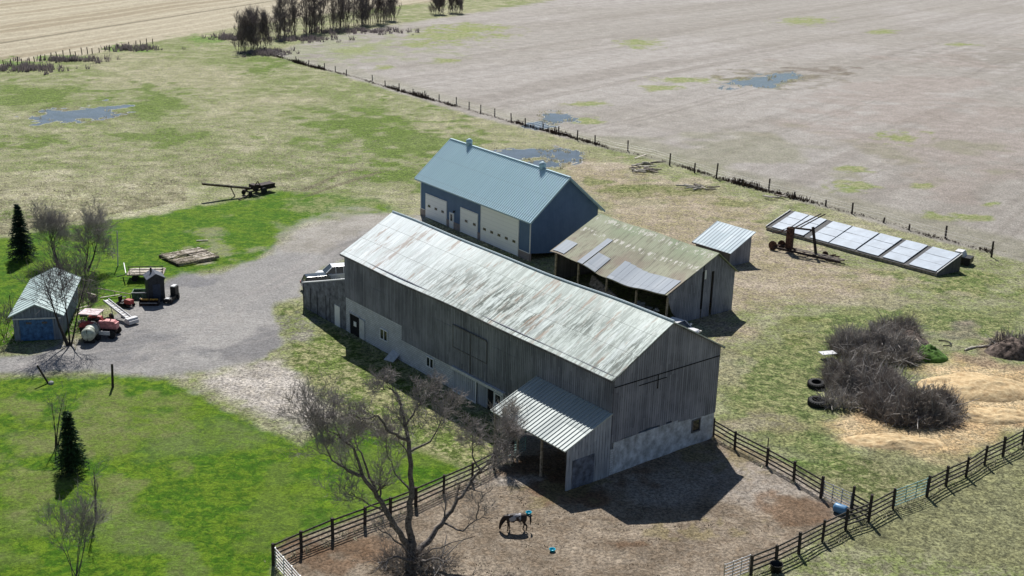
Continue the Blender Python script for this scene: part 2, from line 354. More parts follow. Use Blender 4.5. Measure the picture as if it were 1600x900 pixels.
LAWN = [(-400, 420), (0, 372), (100, 352), (200, 342), (300, 322), (380, 307), (440, 297), (500, 300), (600, 318), (640, 330), (560, 338), (480, 348), (440, 372), (400, 408), (330, 424), (250, 436), (215, 470), (180, 478), (150, 480), (130, 520), (0, 545), (-400, 600)]
LAWN2 = [(-400, 640), (0, 590), (60, 585), (180, 582), (255, 590), (330, 628), (400, 662), (470, 700), (520, 660), (560, 660), (640, 690), (730, 735), (640, 775), (540, 815), (430, 852), (430, 1000), (-500, 1000)]
SIDE = [(425, 470), (470, 478), (540, 520), (640, 575), (720, 630), (790, 680), (800, 702), (735, 735), (640, 692), (540, 655), (490, 630), (450, 575), (455, 535), (430, 500)]
ROAD = [(-500, 640), (0, 587), (120, 583), (250, 590), (330, 584), (410, 562), (440, 536), (430, 500), (430, 478), (470, 462), (475, 440), (540, 400), (660, 380), (665, 340), (600, 335), (540, 342), (490, 352), (450, 375), (400, 408), (330, 422), (262, 438), (232, 470), (190, 482), (150, 520), (60, 545), (0, 552), (-500, 600)]
PALE = [(285, 588), (340, 578), (430, 560), (470, 585), (500, 625), (530, 650), (480, 668), (420, 650), (370, 632), (330, 612)]
PALE2 = [(432, 368), (470, 345), (540, 332), (610, 332), (620, 350), (560, 362), (500, 395), (440, 400)]
FIELD = [(420, 83), (520, 112), (640, 150), (760, 186), (850, 206), (930, 228), (1020, 248), (1120, 277), (1200, 300), (1330, 335), (1450, 372), (1600, 408), (2400, 600), (2400, -200), (900, -200), (870, 0), (760, 18), (600, 42), (500, 60)]
STUB = [(-700, 220), (0, 104), (120, 88), (230, 66), (360, 44), (520, 20), (700, 0), (900, -25), (1200, -200), (-700, -200)]
PADD = [(430, 862), (540, 818), (640, 785), (740, 742), (800, 700), (840, 650), (960, 740), (1110, 670), (1230, 735), (1335, 795), (1250, 850), (1150, 905), (1000, 1000), (470, 1000)]
SAW = [(1290, 660), (1330, 648), (1400, 665), (1460, 640), (1500, 600), (1450, 580), (1420, 568), (1500, 560), (1560, 568), (1620, 580), (1800, 600), (1800, 640), (1600, 660), (1560, 690), (1490, 722), (1430, 715), (1370, 700), (1330, 690)]
RGRASS = [(1120, 560), (1200, 540), (1290, 490), (1400, 470), (1600, 480), (1600, 540), (1500, 540), (1400, 520), (1300, 560), (1280, 640), (1300, 690), (1400, 730), (1480, 735), (1420, 760), (1340, 770), (1260, 725), (1150, 670), (1120, 640)]
YARD = [(880, 235), (980, 262), (1120, 300), (1200, 330), (1200, 365), (1330, 420), (1460, 440), (1300, 470), (1180, 480), (1140, 500), (1180, 520), (1120, 540), (950, 330), (880, 280)]
def blob(px, py, c, rx, ry, n): return ss(1.0 - np.hypot((px-c[0])/rx, (py-c[1])/ry) + (n-.5)*3.4, -.05, .5)
PUD = [((125, 178), (62, 11)), ((805, 240), (68, 8)), ((880, 243), (36, 10)), ((855, 256), (30, 8)), ((1190, 128), (44, 9)), ((1225, 122), (24, 6)), ((868, 184), (26, 9)), ((845, 196), (30, 6))]
def ground_at(X, Y):
    D = np.stack([X, Y, np.full_like(X, -CH)]); z = D[1]*CD.y + D[2]*CD.z; z = np.maximum(z, 1.0)
    px = 800+FPX*(D[0]*CR.x+D[1]*CR.y+D[2]*CR.z)/z; py = 450-FPX*(D[0]*CU.x+D[1]*CU.y+D[2]*CU.z)/z
    px = np.clip(px, -3000, 5000); py = np.clip(py, -400, 3000)
    n1 = fbm(X/3.5, Y/3.5, 5); n2 = fbm(X/14, Y/14, 4, 50); n3 = fbm(X/1.1, Y/1.1, 3, 90); n4 = fbm(X/40, Y/40, 3, 20)
    wob = (n1-.5)*52+(n3-.5)*16
    A = np.array([.325, .32, .20])*np.ones(X.shape+(3,)); B = np.array([.165, .19, .075])*np.ones(X.shape+(3,)); wet = np.zeros(X.shape); stripes = 0
    def lay(k, a, b):
        nonlocal A, B
        k = k[..., None]; A = A*(1-k)+np.array(a)*k; B = B*(1-k)+np.array(b)*k
    # old meadow, upper left: pale straw with greener hollows
    lay(ss(n2, .5, .62)*ss(400-py, 0, 40)*.6, (.19, .225, .08), (.12, .165, .04))
    lay(ss(n4, .5, .62)*ss(400-py, 0, 40)*.5, (.40, .365, .26), (.26, .245, .15))
    lay(blob(px, py, (110, 320), 330, 40, n2)*.8, (.50, .47, .34), (.24, .25, .13))
    lay(ss(n1, .54, .66)*ss(400-py, 0, 40)*.5, (.46, .42, .31), (.3, .28, .18))
    for c, rx, ry in (((235, 160), 60, 26), ((60, 150), 90, 20), ((250, 215), 70, 14), ((40, 225), 70, 14), ((420, 95), 60, 12), ((400, 105), 30, 10), ((640, 225), 150, 46), ((570, 190), 110, 25), ((640, 270), 80, 30), ((20, 335), 60, 10)):
        lay(blob(px, py, c, rx, ry, n1)*.85, (.115, .175, .03), (.10, .15, .025))
    # worn yard right of the sheds
    lay(ss(sdpoly(px, py, YARD)+wob, -15, 15), (.40, .335, .255), (.25, .22, .13))
    lay(blob(px, py, (1010, 300), 110, 20, n1)*.8, (.17, .19, .06), (.2, .19, .1))
    lay(blob(px, py, (1120, 560), 60, 30, n1)*.6, (.33, .28, .21), (.2, .18, .11))
    lay(ss(sdpoly(px, py, RGRASS)+wob, -20, 20)*.85, (.095, .15, .03), (.215, .22, .10))
    lay(blob(px, py, (1300, 740), 170, 30, n1)*.9, (.09, .15, .03), (.2, .215, .09))
    lay(blob(px, py, (1530, 440), 110, 30, n1)*.9, (.10, .16, .03), (.22, .22, .1))
    lay(blob(px, py, (1500, 800), 300, 130, n2)*.55, (.135, .145, .06), (.22, .20, .12))
    lay(blob(px, py, (1180, 650), 60, 28, n1)*.7, (.34, .29, .22), (.2, .18, .1))
    for c, rx, ry, q in (((950, 258), 60, 9, .8), ((1060, 285), 90, 8, .7), ((1180, 440), 70, 20, .6), ((1250, 400), 60, 8, .6), ((1140, 600), 30, 50, .4), ((1400, 470), 120, 10, .5), ((1000, 320), 60, 14, .5)): lay(blob(px, py, c, rx, ry, n1)*q, (.47, .40, .32), (.3, .26, .19))
    for c, rx, ry in (((1000, 292), 90, 7), ((1130, 318), 60, 6), ((930, 285), 40, 8), ((1190, 345), 60, 6), ((1250, 530), 40, 24)): lay(blob(px, py, c, rx, ry, n1)*.8, (.13, .17, .04), (.2, .2, .09))
    # mown lawns
    lay(ss(sdpoly(px, py, LAWN)+wob*.35, -4, 5), (.052, .14, .004), (.105, .18, .010))
    lay(blob(px, py, (500, 320), 110, 18, n1)*.6, (.13, .19, .05), (.26, .25, .14))
    lay(ss(sdpoly(px, py, LAWN2)+wob*.35, -5, 6), (.052, .14, .004), (.11, .185, .010))
    lay(ss(sdpoly(px, py, LAWN2), 0, 20)*blob(px, py, (120, 690), 170, 80, n1)*.7, (.235, .235, .10), (.13, .175, .04))
    lay(ss(sdpoly(px, py, LAWN2), 0, 20)*ss(n1, .5, .62)*.45, (.17, .21, .05), (.12, .18, .03))
    lay(ss(sdpoly(px, py, LAWN2), 0, 20)*blob(px, py, (200, 850), 130, 60, n1)*.5, (.2, .22, .09), (.11, .17, .04))
    lay(ss(sdpoly(px, py, LAWN2), 0, 20)*blob(px, py, (400, 680), 120, 50, n2)*.5, (.2, .22, .09), (.11, .17, .04))
    lay(ss(sdpoly(px, py, SIDE)+wob*.5, -8, 8), (.12, .175, .035), (.24, .235, .12))
    lay(blob(px, py, (455, 500), 60, 26, n1)*.9, (.30, .28, .24), (.14, .17, .06))
    # crop field with faint tillage
    kf = ss(sdpoly(px, py, FIELD)+wob*.12, -3, 2)
    lay(kf, (.375, .35, .325), (.275, .255, .235))
    P, Q = at(900, 250), at(1600, 60); t = (Q-P).normalized(); al = (X-P.x)*t.x+(Y-P.y)*t.y; ac = -(X-P.x)*t.y+(Y-P.y)*t.x
    st = fbm(ac/3.2, al/90, 5, 71); st2 = fbm(ac/14, al/200, 4, 12)
    lay(kf*ss(st, .5, .66)*.35, (.44, .415, .39), (.36, .33, .31)); lay(kf*ss(-st, -.46, -.34)*.35, (.24, .21, .185), (.19, .17, .15))
    lay(kf*ss(st2, .52, .62)*.4, (.40, .38, .36), (.33, .31, .29)); lay(kf*ss(n4, .45, .6)*.3, (.27, .25, .21), (.22, .2, .17))
    tr_ = np.abs(((ac+(n4-.5)*6) % 27)-13.5); lay(kf*ss(-np.abs(tr_-1.0), -.6, -.15)*.30, (.2, .18, .155), (.17, .15, .13))
    lay(kf*blob(px, py, (1500, 200), 220, 90, n2)*.5, (.33, .275, .25), (.26, .22, .19))
    lay(kf*blob(px, py, (1600, 90), 160, 14, n1)*.5, (.22, .2, .17), (.2, .18, .15))
    lay(kf*blob(px, py, (1130, 250), 330, 34, n2)*.5, (.26, .25, .17), (.18, .19, .11))
    for c, rx, ry in (((695, 55), 90, 14), ((740, 44), 70, 8), ((555, 78), 30, 10), ((650, 70), 40, 6), ((600, 105), 16, 4), ((1255, 33), 44, 6), ((1000, 68), 34, 9), ((1380, 50), 24, 4), ((1030, 137), 36, 5), ((1075, 125), 60, 5), ((915, 162), 32, 5), ((915, 188), 30, 8), ((1405, 215), 42, 9), ((1325, 290), 50, 10), ((1335, 265), 30, 8), ((1545, 320), 16, 4), ((1450, 290), 22, 5), ((1500, 340), 60, 8), ((700, 95), 20, 4), ((1500, 70), 30, 3)):
        lay(kf*blob(px, py, c, rx, ry, n1*.6+n3*.4)*.85, (.185, .245, .06), (.27, .275, .13))
    lay(kf*blob(px, py, (1215, 122), 90, 13, n1)*.75, (.14, .12, .09), (.2, .18, .12))
    lay(kf*blob(px, py, (1270, 108), 50, 7, n1)*.7, (.15, .125, .1), (.2, .17, .14))
    lay(kf*ss(-sdpoly(px, py, [(420, 90), (1640, 425), (1640, 380), (1200, 270), (860, 190), (500, 85)]), 0, -12)*.35, (.26, .25, .16), (.17, .18, .09))
    lay(blob(px, py, (540, 75), 130, 22, n1)*.5, (.3, .31, .19), (.2, .25, .1))
    # stubble field with combed rows
    ks = ss(sdpoly(px, py, STUB)+wob*.1, -2, 2)
    P, Q = at(0, 100), at(350, 38); t = (Q-P).normalized(); dd = -(X-P.x)*t.y+(Y-P.y)*t.x
    row = np.sin(dd*2*np.pi/7.5+(n4-.5)*5)*.5+.5; row2 = fbm(dd/9, (X*t.x+Y*t.y)/180, 4, 33)
    lay(ks, (.42, .375, .28), (.34, .30, .22)); lay(ks*ss(row2, .45, .6)*.7, (.30, .25, .17), (.25, .21, .14)); lay(ks*ss(row, .6, 1)*.6, (.52, .47, .36), (.45, .4, .3))
    lay(ks*ss(np.abs(dd-26)*-1, -1.6, -.3)*.8, (.16, .14, .09), (.14, .12, .08))
    for c, rx, ry in (((30, 102), 40, 8), ((205, 77), 40, 6), ((310, 62), 36, 6), ((100, 92), 50, 5)): lay(blob(px, py, c, rx, ry, n1)*.9, (.11, .22, .03), (.15, .2, .06))
    # drive
    kr = ss(sdpoly(px, py, ROAD)+wob*.45, -5, 6)
    lay(kr, (.33, .32, .31), (.27, .262, .256)); lay(kr*ss(n2, .48, .6)*.6, (.40, .385, .37), (.33, .32, .31))
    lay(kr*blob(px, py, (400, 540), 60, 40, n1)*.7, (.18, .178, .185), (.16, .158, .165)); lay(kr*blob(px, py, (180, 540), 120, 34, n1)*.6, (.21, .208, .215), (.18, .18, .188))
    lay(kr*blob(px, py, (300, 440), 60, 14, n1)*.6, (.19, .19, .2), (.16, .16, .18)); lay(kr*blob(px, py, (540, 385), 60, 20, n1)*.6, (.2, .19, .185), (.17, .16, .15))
    lay(kr*blob(px, py, (330, 500), 150, 16, n1)*.5, (.38, .36, .34), (.33, .32, .31))
    lay(kr*blob(px, py, (60, 570), 90, 9, n1)*.6, (.36, .34, .33), (.33, .31, .3))
    for P3, Q3 in (((60, 572), (420, 520)), ((120, 560), (470, 430)), ((300, 520), (600, 350)), ((260, 545), (560, 372))):
        P, Q = at(*P3), at(*Q3); t = (Q-P).normalized(); e = -(X-P.x)*t.y+(Y-P.y)*t.x+(n2-.5)*5
        for off in (-.8, .8): lay(kr*ss(-np.abs(e-off), -.5, -.1)*.35, (.36, .345, .33), (.32, .3, .29))
    lay(ss(sdpoly(px, py, PALE)+wob*.8, -10, 10), (.54, .50, .46), (.34, .31, .27)); lay(ss(sdpoly(px, py, PALE2)+wob*.6, -8, 8)*.7, (.42, .39, .35), (.28, .26, .22))
    for P3, Q3 in (((560, 262), (470, 300)), ((600, 268), (480, 306))):
        P, Q = at(*P3), at(*Q3); t = (Q-P).normalized(); e = -(X-P.x)*t.y+(Y-P.y)*t.x+(n2-.5)*2; s = ((X-P.x)*t.x+(Y-P.y)*t.y)/(Q-P).length
        lay(ss(-np.abs(e), -.7, -.2)*ss(s, -.05, .1)*ss(1.1-s, 0, .2)*.7, (.16, .13, .09), (.12, .1, .07))
    # paddock, churned and dusty
    kp = ss(sdpoly(px, py, PADD)+wob*.5, -6, 6)
    lay(kp, (.345, .285, .22), (.185, .145, .105)); lay(kp*ss(n2, .5, .63)*.7, (.42, .38, .34), (.3, .26, .22))
    for c, rx, ry in (((880, 745), 110, 30), ((860, 780), 60, 26), ((490, 880), 80, 24), ((1250, 810), 90, 30), ((560, 860), 90, 20), ((1000, 850), 60, 8)):
        lay(kp*blob(px, py, c, rx, ry, n1)*.75, (.20, .125, .075), (.14, .085, .05))
    for c, rx, ry in (((880, 762), 60, 22), ((1080, 830), 80, 12), ((1150, 700), 80, 30)): lay(kp*blob(px, py, c, rx, ry, n3)*.6, (.30, .25, .13), (.18, .15, .07))
    lay(blob(px, py, (785, 755), 40, 12, n1)*.6, (.5, .47, .43), (.4, .36, .32))
    # sawdust and spoil
    lay(ss(sdpoly(px, py, SAW)+wob*.8, -14, 14), (.60, .47, .29), (.40, .29, .16)); lay(blob(px, py, (1500, 655), 120, 14, n1)*.5, (.42, .24, .12), (.5, .36, .2))
    lay(blob(px, py, (1570, 545), 60, 26, n1)*.7, (.17, .11, .08), (.25, .2, .15))
    lay(blob(px, py, (1500, 525), 60, 14, n1)*.6, (.26, .23, .2), (.2, .17, .14))
    lay(blob(px, py, (330, 390), 56, 22, n1)*.5, (.4, .36, .27), (.3, .27, .17))
    lay(blob(px, py, (330, 410), 34, 8, n1)*.9, (.5, .46, .38), (.3, .27, .17))
    # hollow water
    for c, (rx, ry) in PUD:
        k = ss(1.0-np.hypot((px-c[0])/rx, (py-c[1]+(px-c[0])*(.12 if c[0] < 300 or c[0] > 1000 else 0))/ry)+(n1-.5)*2.2+(n3-.5)*.9+.1, -.05, .12); wet = np.maximum(wet, k)
    rim = np.zeros(X.shape)
    for c, (rx, ry) in PUD: rim = np.maximum(rim, ss(1.35-np.hypot((px-c[0])/rx, (py-c[1])/ry)+(n1-.5)*1.6, 0, .5))
    lay(rim*.75, (.15, .125, .085), (.13, .15, .05)); lay(ss(wet, .3, .7), (.10, .12, .15), (.06, .07, .07))
    z = ((n1-.5)*.16+(n3-.5)*.08)*(1-ss(wet, 0, .3))*(1-kr*.7)
    zone = np.zeros(X.shape, int); zone[kp > .5] = 3; zone[kf > .5] = 1; zone[ks > .5] = 2; zone[kr > .5] = 4; zone[wet > .5] = 5
    amt = 1-.45*kf-.35*ks-.25*kp-.5*ss(sdpoly(px, py, LAWN)+wob*.35, -4, 5)-.5*ss(sdpoly(px, py, LAWN2)+wob*.35, -5, 6)
    return A, B, wet, z, zone, kr, np.clip(amt, .2, 1)

g = NG('ground_cover', .95)
a = g.attr('tone_a'); b = g.attr('tone_b'); wt = g.attr('wet', 'Fac'); dr = g.attr('drive', 'Fac')
f1 = g.noise(g.tc, 1.1, 9, .8, .5); f2 = g.noise(g.tc, 4.0, 6, .75, .6); f3 = g.noise(g.tc, .28, 6, .65)
k = g.ramp(g.math('ADD', g.math('MULTIPLY', f1, .65), g.math('MULTIPLY', f3, .35)), .45, .55)
c = g.mix(k, a, b)
amp = g.math('MULTIPLY', g.math('SUBTRACT', 1, g.math('MULTIPLY', wt, .9)), g.math('SUBTRACT', 1, g.math('MULTIPLY', dr, .62)))
amp = g.math('MULTIPLY', amp, g.attr('rough_amt', 'Fac'))
v = g.math('ADD', 1, g.math('MULTIPLY', g.math('SUBTRACT', g.ramp(f1, .36, .64), .5), g.math('MULTIPLY', amp, .95)))
v2 = g.math('ADD', 1, g.math('MULTIPLY', g.math('SUBTRACT', g.ramp(f2, .38, .62), .5), g.math('MULTIPLY', amp, 1.1)))
vv = g.math('MULTIPLY', v, v2)
mu = g.n.new('ShaderNodeVectorMath'); mu.operation = 'SCALE'; g.l.new(c, mu.inputs[0]); g.put(mu.inputs['Scale'], vv)
n_ = g.bump(g.math('ADD', g.math('MULTIPLY', f1, 1.0), g.math('MULTIPLY', f2, .5)), .9, .3)
q = g.n.new('ShaderNodeMix'); q.data_type = 'VECTOR'; g.put(q.inputs[0], g.math('MULTIPLY', wt, .93)); g.l.new(n_, q.inputs[4])
ge = g.n.new('ShaderNodeNewGeometry'); g.l.new(ge.outputs['Normal'], q.inputs[5])
g.out(mu.outputs[0], q.outputs[1], g.math('SUBTRACT', .95, g.math('MULTIPLY', g.ramp(wt, .3, .8), .85)))
g.put(g.b.inputs['Specular IOR Level'], g.math('ADD', .15, g.math('MULTIPLY', wt, .6)))
GM = g.m
NROW = 900; NCOL = 560
rows = 46*np.exp(np.linspace(0, math.log(1500/46), NROW)); us = np.concatenate([-np.linspace(3.2, .62, 24)[:-1], np.linspace(-.6, .62, NCOL), np.linspace(.64, 3.2, 24)])
Yg, Ug = np.meshgrid(rows, us, indexing='ij'); Xg = Ug*Yg
A_, B_, W_, Z_, ZN, KR, AM = ground_at(Xg, Yg)
nr, ncol = Xg.shape; idx = np.arange(nr*ncol).reshape(nr, ncol)
quads = np.stack([idx[:-1, :-1], idx[:-1, 1:], idx[1:, 1:], idx[1:, :-1]], -1).reshape(-1, 4); qz = ZN[:-1, :-1].reshape(-1)
co = np.stack([Xg, Yg, Z_], -1).reshape(-1, 3); At = A_.reshape(-1, 3); Bt = B_.reshape(-1, 3); Wt = W_.reshape(-1); Kt = KR.reshape(-1); Amt = AM.reshape(-1)
def ground_part(name, q):
    u, inv = np.unique(q.reshape(-1), return_inverse=True); me = bpy.data.meshes.new(name)
    me.vertices.add(len(u)); me.vertices.foreach_set('co', co[u].ravel().astype(np.float32))
    me.loops.add(len(inv)); me.loops.foreach_set('vertex_index', inv.astype(np.int32))
    me.polygons.add(len(q)); me.polygons.foreach_set('loop_start', (np.arange(len(q))*4).astype(np.int32)); me.polygons.foreach_set('loop_total', np.full(len(q), 4, np.int32))
    me.polygons.foreach_set('use_smooth', np.ones(len(q), bool)); me.update(calc_edges=True)
    for nm, arr in (('tone_a', At), ('tone_b', Bt)):
        at_ = me.attributes.new(nm, 'FLOAT_COLOR', 'POINT'); at_.data.foreach_set('color', np.concatenate([arr[u], np.ones((len(u), 1))], 1).ravel().astype(np.float32))
    for nm, arr in (('wet', Wt), ('drive', Kt), ('rough_amt', Amt)):
        at_ = me.attributes.new(nm, 'FLOAT', 'POINT'); at_.data.foreach_set('value', arr[u].astype(np.float32))
    me.materials.append(GM); o = bpy.data.objects.new(name, me); COL.objects.link(o); o['kind'] = 'structure'; return o
for nm, k in (('ground', 0), ('crop_field', 1), ('stubble_field', 2), ('paddock_ground', 3), ('gravel_driveway', 4), ('puddle', 5)):
    ground_part(nm, quads[qz == k])
far = MB(); far.add([(-3000, -800, -.6), (3000, -800, -.6), (3000, 4500, -.6), (-3000, 4500, -.6)], [(0, 1, 2, 3)])
fo = far.build('countryside', GM, fix=False); fo['kind'] = 'structure'
for nm, v3 in (('tone_a', (.3, .28, .2, 1)), ('tone_b', (.2, .22, .12, 1))):
    q = fo.data.attributes.new(nm, 'FLOAT_COLOR', 'POINT'); q.data.foreach_set('color', list(v3)*4)
q = fo.data.attributes.new('rough_amt', 'FLOAT', 'POINT'); q.data.foreach_set('value', [.8]*4)

# ------------------------------------------------------------------ buildings
def frame(name, label, cat, ox, oy, phi): return thing(name, label, cat, (ox, oy, 0), -R(phi))
def wallbox(x0, x1, y0, y1, z0, z1, mt, par, name='wall'): b = MB(); b.bx(x0, x1, y0, y1, z0, z1); return b.build(name, mt, par)
def slope(par, name, mt, x0, x1, y0, z0, y1, z1, th=.1, nx=40, ny=8, sag=None, ribs=None, ribh=.05, ribw=.05):
    b = MB(); sag = sag or (lambda u, v: 0)
    g_ = [[(x0+(x1-x0)*i/nx, y0+(y1-y0)*j/ny, z0+(z1-z0)*j/ny+sag(i/nx, j/ny)) for j in range(ny+1)] for i in range(nx+1)]
    b.sheet(g_, th)
    if ribs:
        k = int(abs(x1-x0)/ribs)
        for i in range(k+1):
            x = x0+(x1-x0)*(i+.02)/k if i == 0 else (x0+(x1-x0)*(i)/k if i < k else x1-(.02 if x1 > x0 else -.02))
            b.bar((x, y0, z0+ribh/2+.004), (x, y1, z1+ribh/2+.004), ribw, ribh)
    return b.build(name, mt, par)

# ---- the long barn.  local x runs along the length (0 = near right corner, negative to the left), y runs back
BL, BW, BH, BR = 39.1, 11.67, 8.31, 3.19
barn = frame('barn', 'long weathered grey board barn with streaked pale metal roof, the largest building', 'barn', 7.91, 84.61, 51.08)
# foundation of blocks under the long side, stepping where the boards come lower
b = MB(); b.bx(-13.2, 0, .0, .3, -.4, 2.2); b.build('foundation_wall', M['block'], barn)
b = MB(); b.bx(-39.1, -28.95, 0, .3, -.4, 3.62); b.bx(-28.95, -20.7, .0, .3, -.4, 2.25)
fnd = b.build('foundation_wall', M['block'], barn)
b = MB(); b.bx(-.3, 0, .3, BW, -.4, 2.75); b.build('foundation_wall', M['parging'], barn)['label'] = 'rough pale parged foundation of the gable end'
b = MB(); b.bx(-39.1, -38.8, .3, BW, -.4, 3.6); b.build('foundation_wall', M['block'], barn); b = MB(); b.bx(-38.8, -.3, BW-.3, BW, -.4, 2.4); b.build('foundation_wall', M['block'], barn)
b = MB(); b.bx(-39.16, -28.9, -.06, .12, 3.62, BH); b.bx(-28.9, 0, -.06, .12, 2.22, BH)
b.bx(-29, -20, -.075, -.05, 2.2, 2.26)
for xs in (-34.2, -23.6, -15.0, -7.4): b.bx(xs, xs+3.2, -.085, -.06, 5.9, 6.0)
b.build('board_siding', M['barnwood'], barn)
# gable boards: jagged lower edge
b = MB(); steps = [0, 1.2, 2.2, 2.9, 3.6, 4.3, 5.2, 5.9, 6.6, 7.4, 8.0, 8.8, 9.6, 10.4, BW+.05]; lo = [2.75, 2.85, 2.8, 2.95, 3.0, 2.95, 2.8, 2.95, 2.8, 2.6, 2.55, 2.45, 2.4, 2.35]
for i in range(14):
    y0, y1 = steps[i], steps[i+1]; t0 = BH+BR-abs(y0-BW/2)/(BW/2)*BR; t1 = BH+BR-abs(min(y1, BW)-BW/2)/(BW/2)*BR
    if y0 < BW/2 < y1: b.prism([(y0, lo[i]), (y1, lo[i]), (y1, t1-.06), (BW/2, BH+BR-.06), (y0, t0-.06)], -.1, .06, 'X')
    else: b.prism([(y0, lo[i]), (y1, lo[i]), (y1, t1-.06), (y0, t0-.06)], -.1, .06, 'X')
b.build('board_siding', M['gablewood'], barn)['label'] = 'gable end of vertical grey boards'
b = MB(); b.bx(.06, .1, 0, BW, 7.35, 7.42); b.bx(.06, .1, 2.6, 5.6, 6.9, 6.96); b.bx(.062, .098, 4.6, 4.68, 6.2, 7.35); b.build('board_seam', M['dark'], barn)
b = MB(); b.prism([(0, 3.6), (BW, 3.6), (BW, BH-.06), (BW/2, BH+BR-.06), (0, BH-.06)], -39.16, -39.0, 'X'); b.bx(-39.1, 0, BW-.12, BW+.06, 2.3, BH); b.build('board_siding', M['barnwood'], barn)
sg = lambda u, v: -.16*math.sin(math.pi*u)*(v*.6+.4)+.06*math.sin(u*17)*.6-.05*math.sin(u*9+v*3)
s_ = BR/(BW/2); oe = .4
rf = slope(barn, 'roof', M['barnroof'], -BL-.3, .25, -oe, BH-oe*s_+.06, BW/2, BH+BR+.06, .1, 80, 10, sg)
slope(barn, 'roof', M['barnroof'], -BL-.3, .25, BW+oe, BH-oe*s_+.06, BW/2, BH+BR+.06, .1, 80, 6, sg)['label'] = 'rear roof slope'
b = MB()
pts = [(-BL-.3+(BL+.55)*i/40, BW/2, BH+BR+.1+sg(i/40, 1)) for i in range(41)]; b.tube(pts, .09, 6); b.build('ridge_cap', M['galv'], rf)
b = MB()
for i in range(40):
    x0 = -BL-.3+(BL+.55)*i/40; x1 = -BL-.3+(BL+.55)*(i+1)/40; b.bar((x0, -oe-.02, BH-oe*s_-.04+sg(i/40, 0)), (x1, -oe-.02, BH-oe*s_-.04+sg((i+1)/40, 0)), .05, .16)
b.build('eave_board', M['shedwood'], barn)
b = MB()
for sx in (.2, ):
    b.bar((sx, -oe, BH-oe*s_-.06), (sx, BW/2, BH+BR-.05), .06, .16); b.bar((sx, BW+oe, BH-oe*s_-.06), (sx, BW/2, BH+BR-.05), .06, .16)
b.build('barge_board', M['shedwood'], barn)
def window(par, x, z, w_, h_, y=-.02, side='front', fm=None, panes=2, depth=.09, label=None):
    """a framed window: frame bars proud of the wall, glass behind"""
    f = MB(); t = .09
    def bb(u0, u1, z0, z1, d0, d1):
        if side == 'front': f.bx(u0, u1, y-d1, y-d0, z0, z1)
        else: f.bx(y+d0, y+d1, u0, u1, z0, z1)
    bb(x-w_/2-t, x+w_/2+t, z+h_/2, z+h_/2+t, 0, depth); bb(x-w_/2-t, x+w_/2+t, z-h_/2-t, z-h_/2, 0, depth+.04)
    bb(x-w_/2-t, x-w_/2, z-h_/2, z+h_/2, 0, depth); bb(x+w_/2, x+w_/2+t, z-h_/2, z+h_/2, 0, depth)
    for i in range(1, panes): u = x-w_/2+w_*i/panes; bb(u-t/2, u+t/2, z-h_/2, z+h_/2, 0, depth)
    o = f.build('window', fm or M['white'], par); f = MB(); bb(x-w_/2, x+w_/2, z-h_/2, z+h_/2, .005, .03); f.build('pane', M['glass'], o)
    if label: o['label'] = label
    return o
window(barn, -32.0, 1.75, 1.15, .95); window(barn, -24.2, 1.45, 1.0, .85)
window(barn, 9.5, 1.75, .8, .95, .0, 'side', M['shedwood'], 1, label='small dark window in the gable foundation')
b = MB(); b.bx(-38.3, -36.45, -.012, .2, .0, 2.15); dw = b.build('doorway', M['dark'], barn); b = MB(); b.bx(-37.6, -37.1, -.05, -.02, 1.0, 1.5); b.build('notice', M['white'], dw)
b = MB(); b.bx(-38.42, -38.3, -.08, 0, 0, 2.25); b.bx(-38.42, -36.4, -.08, 0, 2.15, 2.27); b.build('door_frame', M['block'], barn)
b = MB(); b.bx(-36.4, -35.5, -.13, -.02, .1, 2.15); d = b.build('door', M['offwhite'], barn); d['label'] = 'pale sliding door leaf beside the dark doorway'
# stable front of blue-white panels between the foundations
for q in ((-20.7, -20.1, -.02, .2, -.3, 2.2), (-17.0, -15.5, -.02, .2, -.3, 2.2), (-13.2, -12.4, -.03, -.002, -.3, 2.18)): b = MB(); b.bx(*q); b.build('panel_wall', M['palewood'], barn)
b = MB(); b.bx(-20.45, -17.06, -.14, -.05, .0, 2.1); d = b.build('sliding_door', M['palewood'], barn)
b = MB(); b.bx(-20.5, -17.0, -.2, -.14, -.02, .1); b.bx(-17.1, -16.98, -.2, -.14, .1, 2.12); b.build('door_edge', M['white'], d)
b = MB(); b.bx(-20.6, -13.0, -.34, -.06, 2.14, 2.4); b.build('door_track_cover', M['offwhite'], barn)
b = MB(); b.bx(-15.5, -14.65, -.015, .2, 0, 2.14); b.build('doorway', M['dark'], barn)
b = MB(); b.bx(-14.65, -13.3, -.06, .1, -.2, 2.14); d = b.build('door', M['offwhite'], barn); window(d, -13.95, 1.45, .75, .8, -.06, panes=1)
# hay doors high in the boards
b = MB()
b.bx(-20.6, -15.7, -.2, -.15, 6.2, 6.32); b.bx(-18.02, -17.9, -.16, -.13, 2.45, 6.2); b.bx(-20.6, -20.5, -.16, -.13, 4.2, 6.2); b.bx(-15.7, -15.6, -.16, -.13, 4.2, 6.2); b.bx(-20.6, -15.6, -.17, -.12, 4.16, 4.24)
hd = MB(); hd.bx(-20.55, -18.0, -.13, -.06, 2.45, 6.2); h1 = hd.build('hay_door', M['barnwood'], barn)
hd = MB(); hd.bx(-17.92, -15.65, -.13, -.06, 2.45, 6.2); h2 = hd.build('hay_door', M['barnwood'], barn); b.build('door_batten', M['shedwood'], h1)
for x0, z0, n_ in ((-37, 7.3, 8), (-30.5, 5.1, 5), (-25.5, 5.2, 4), (-11.5, 5.6, 6)):
    pass
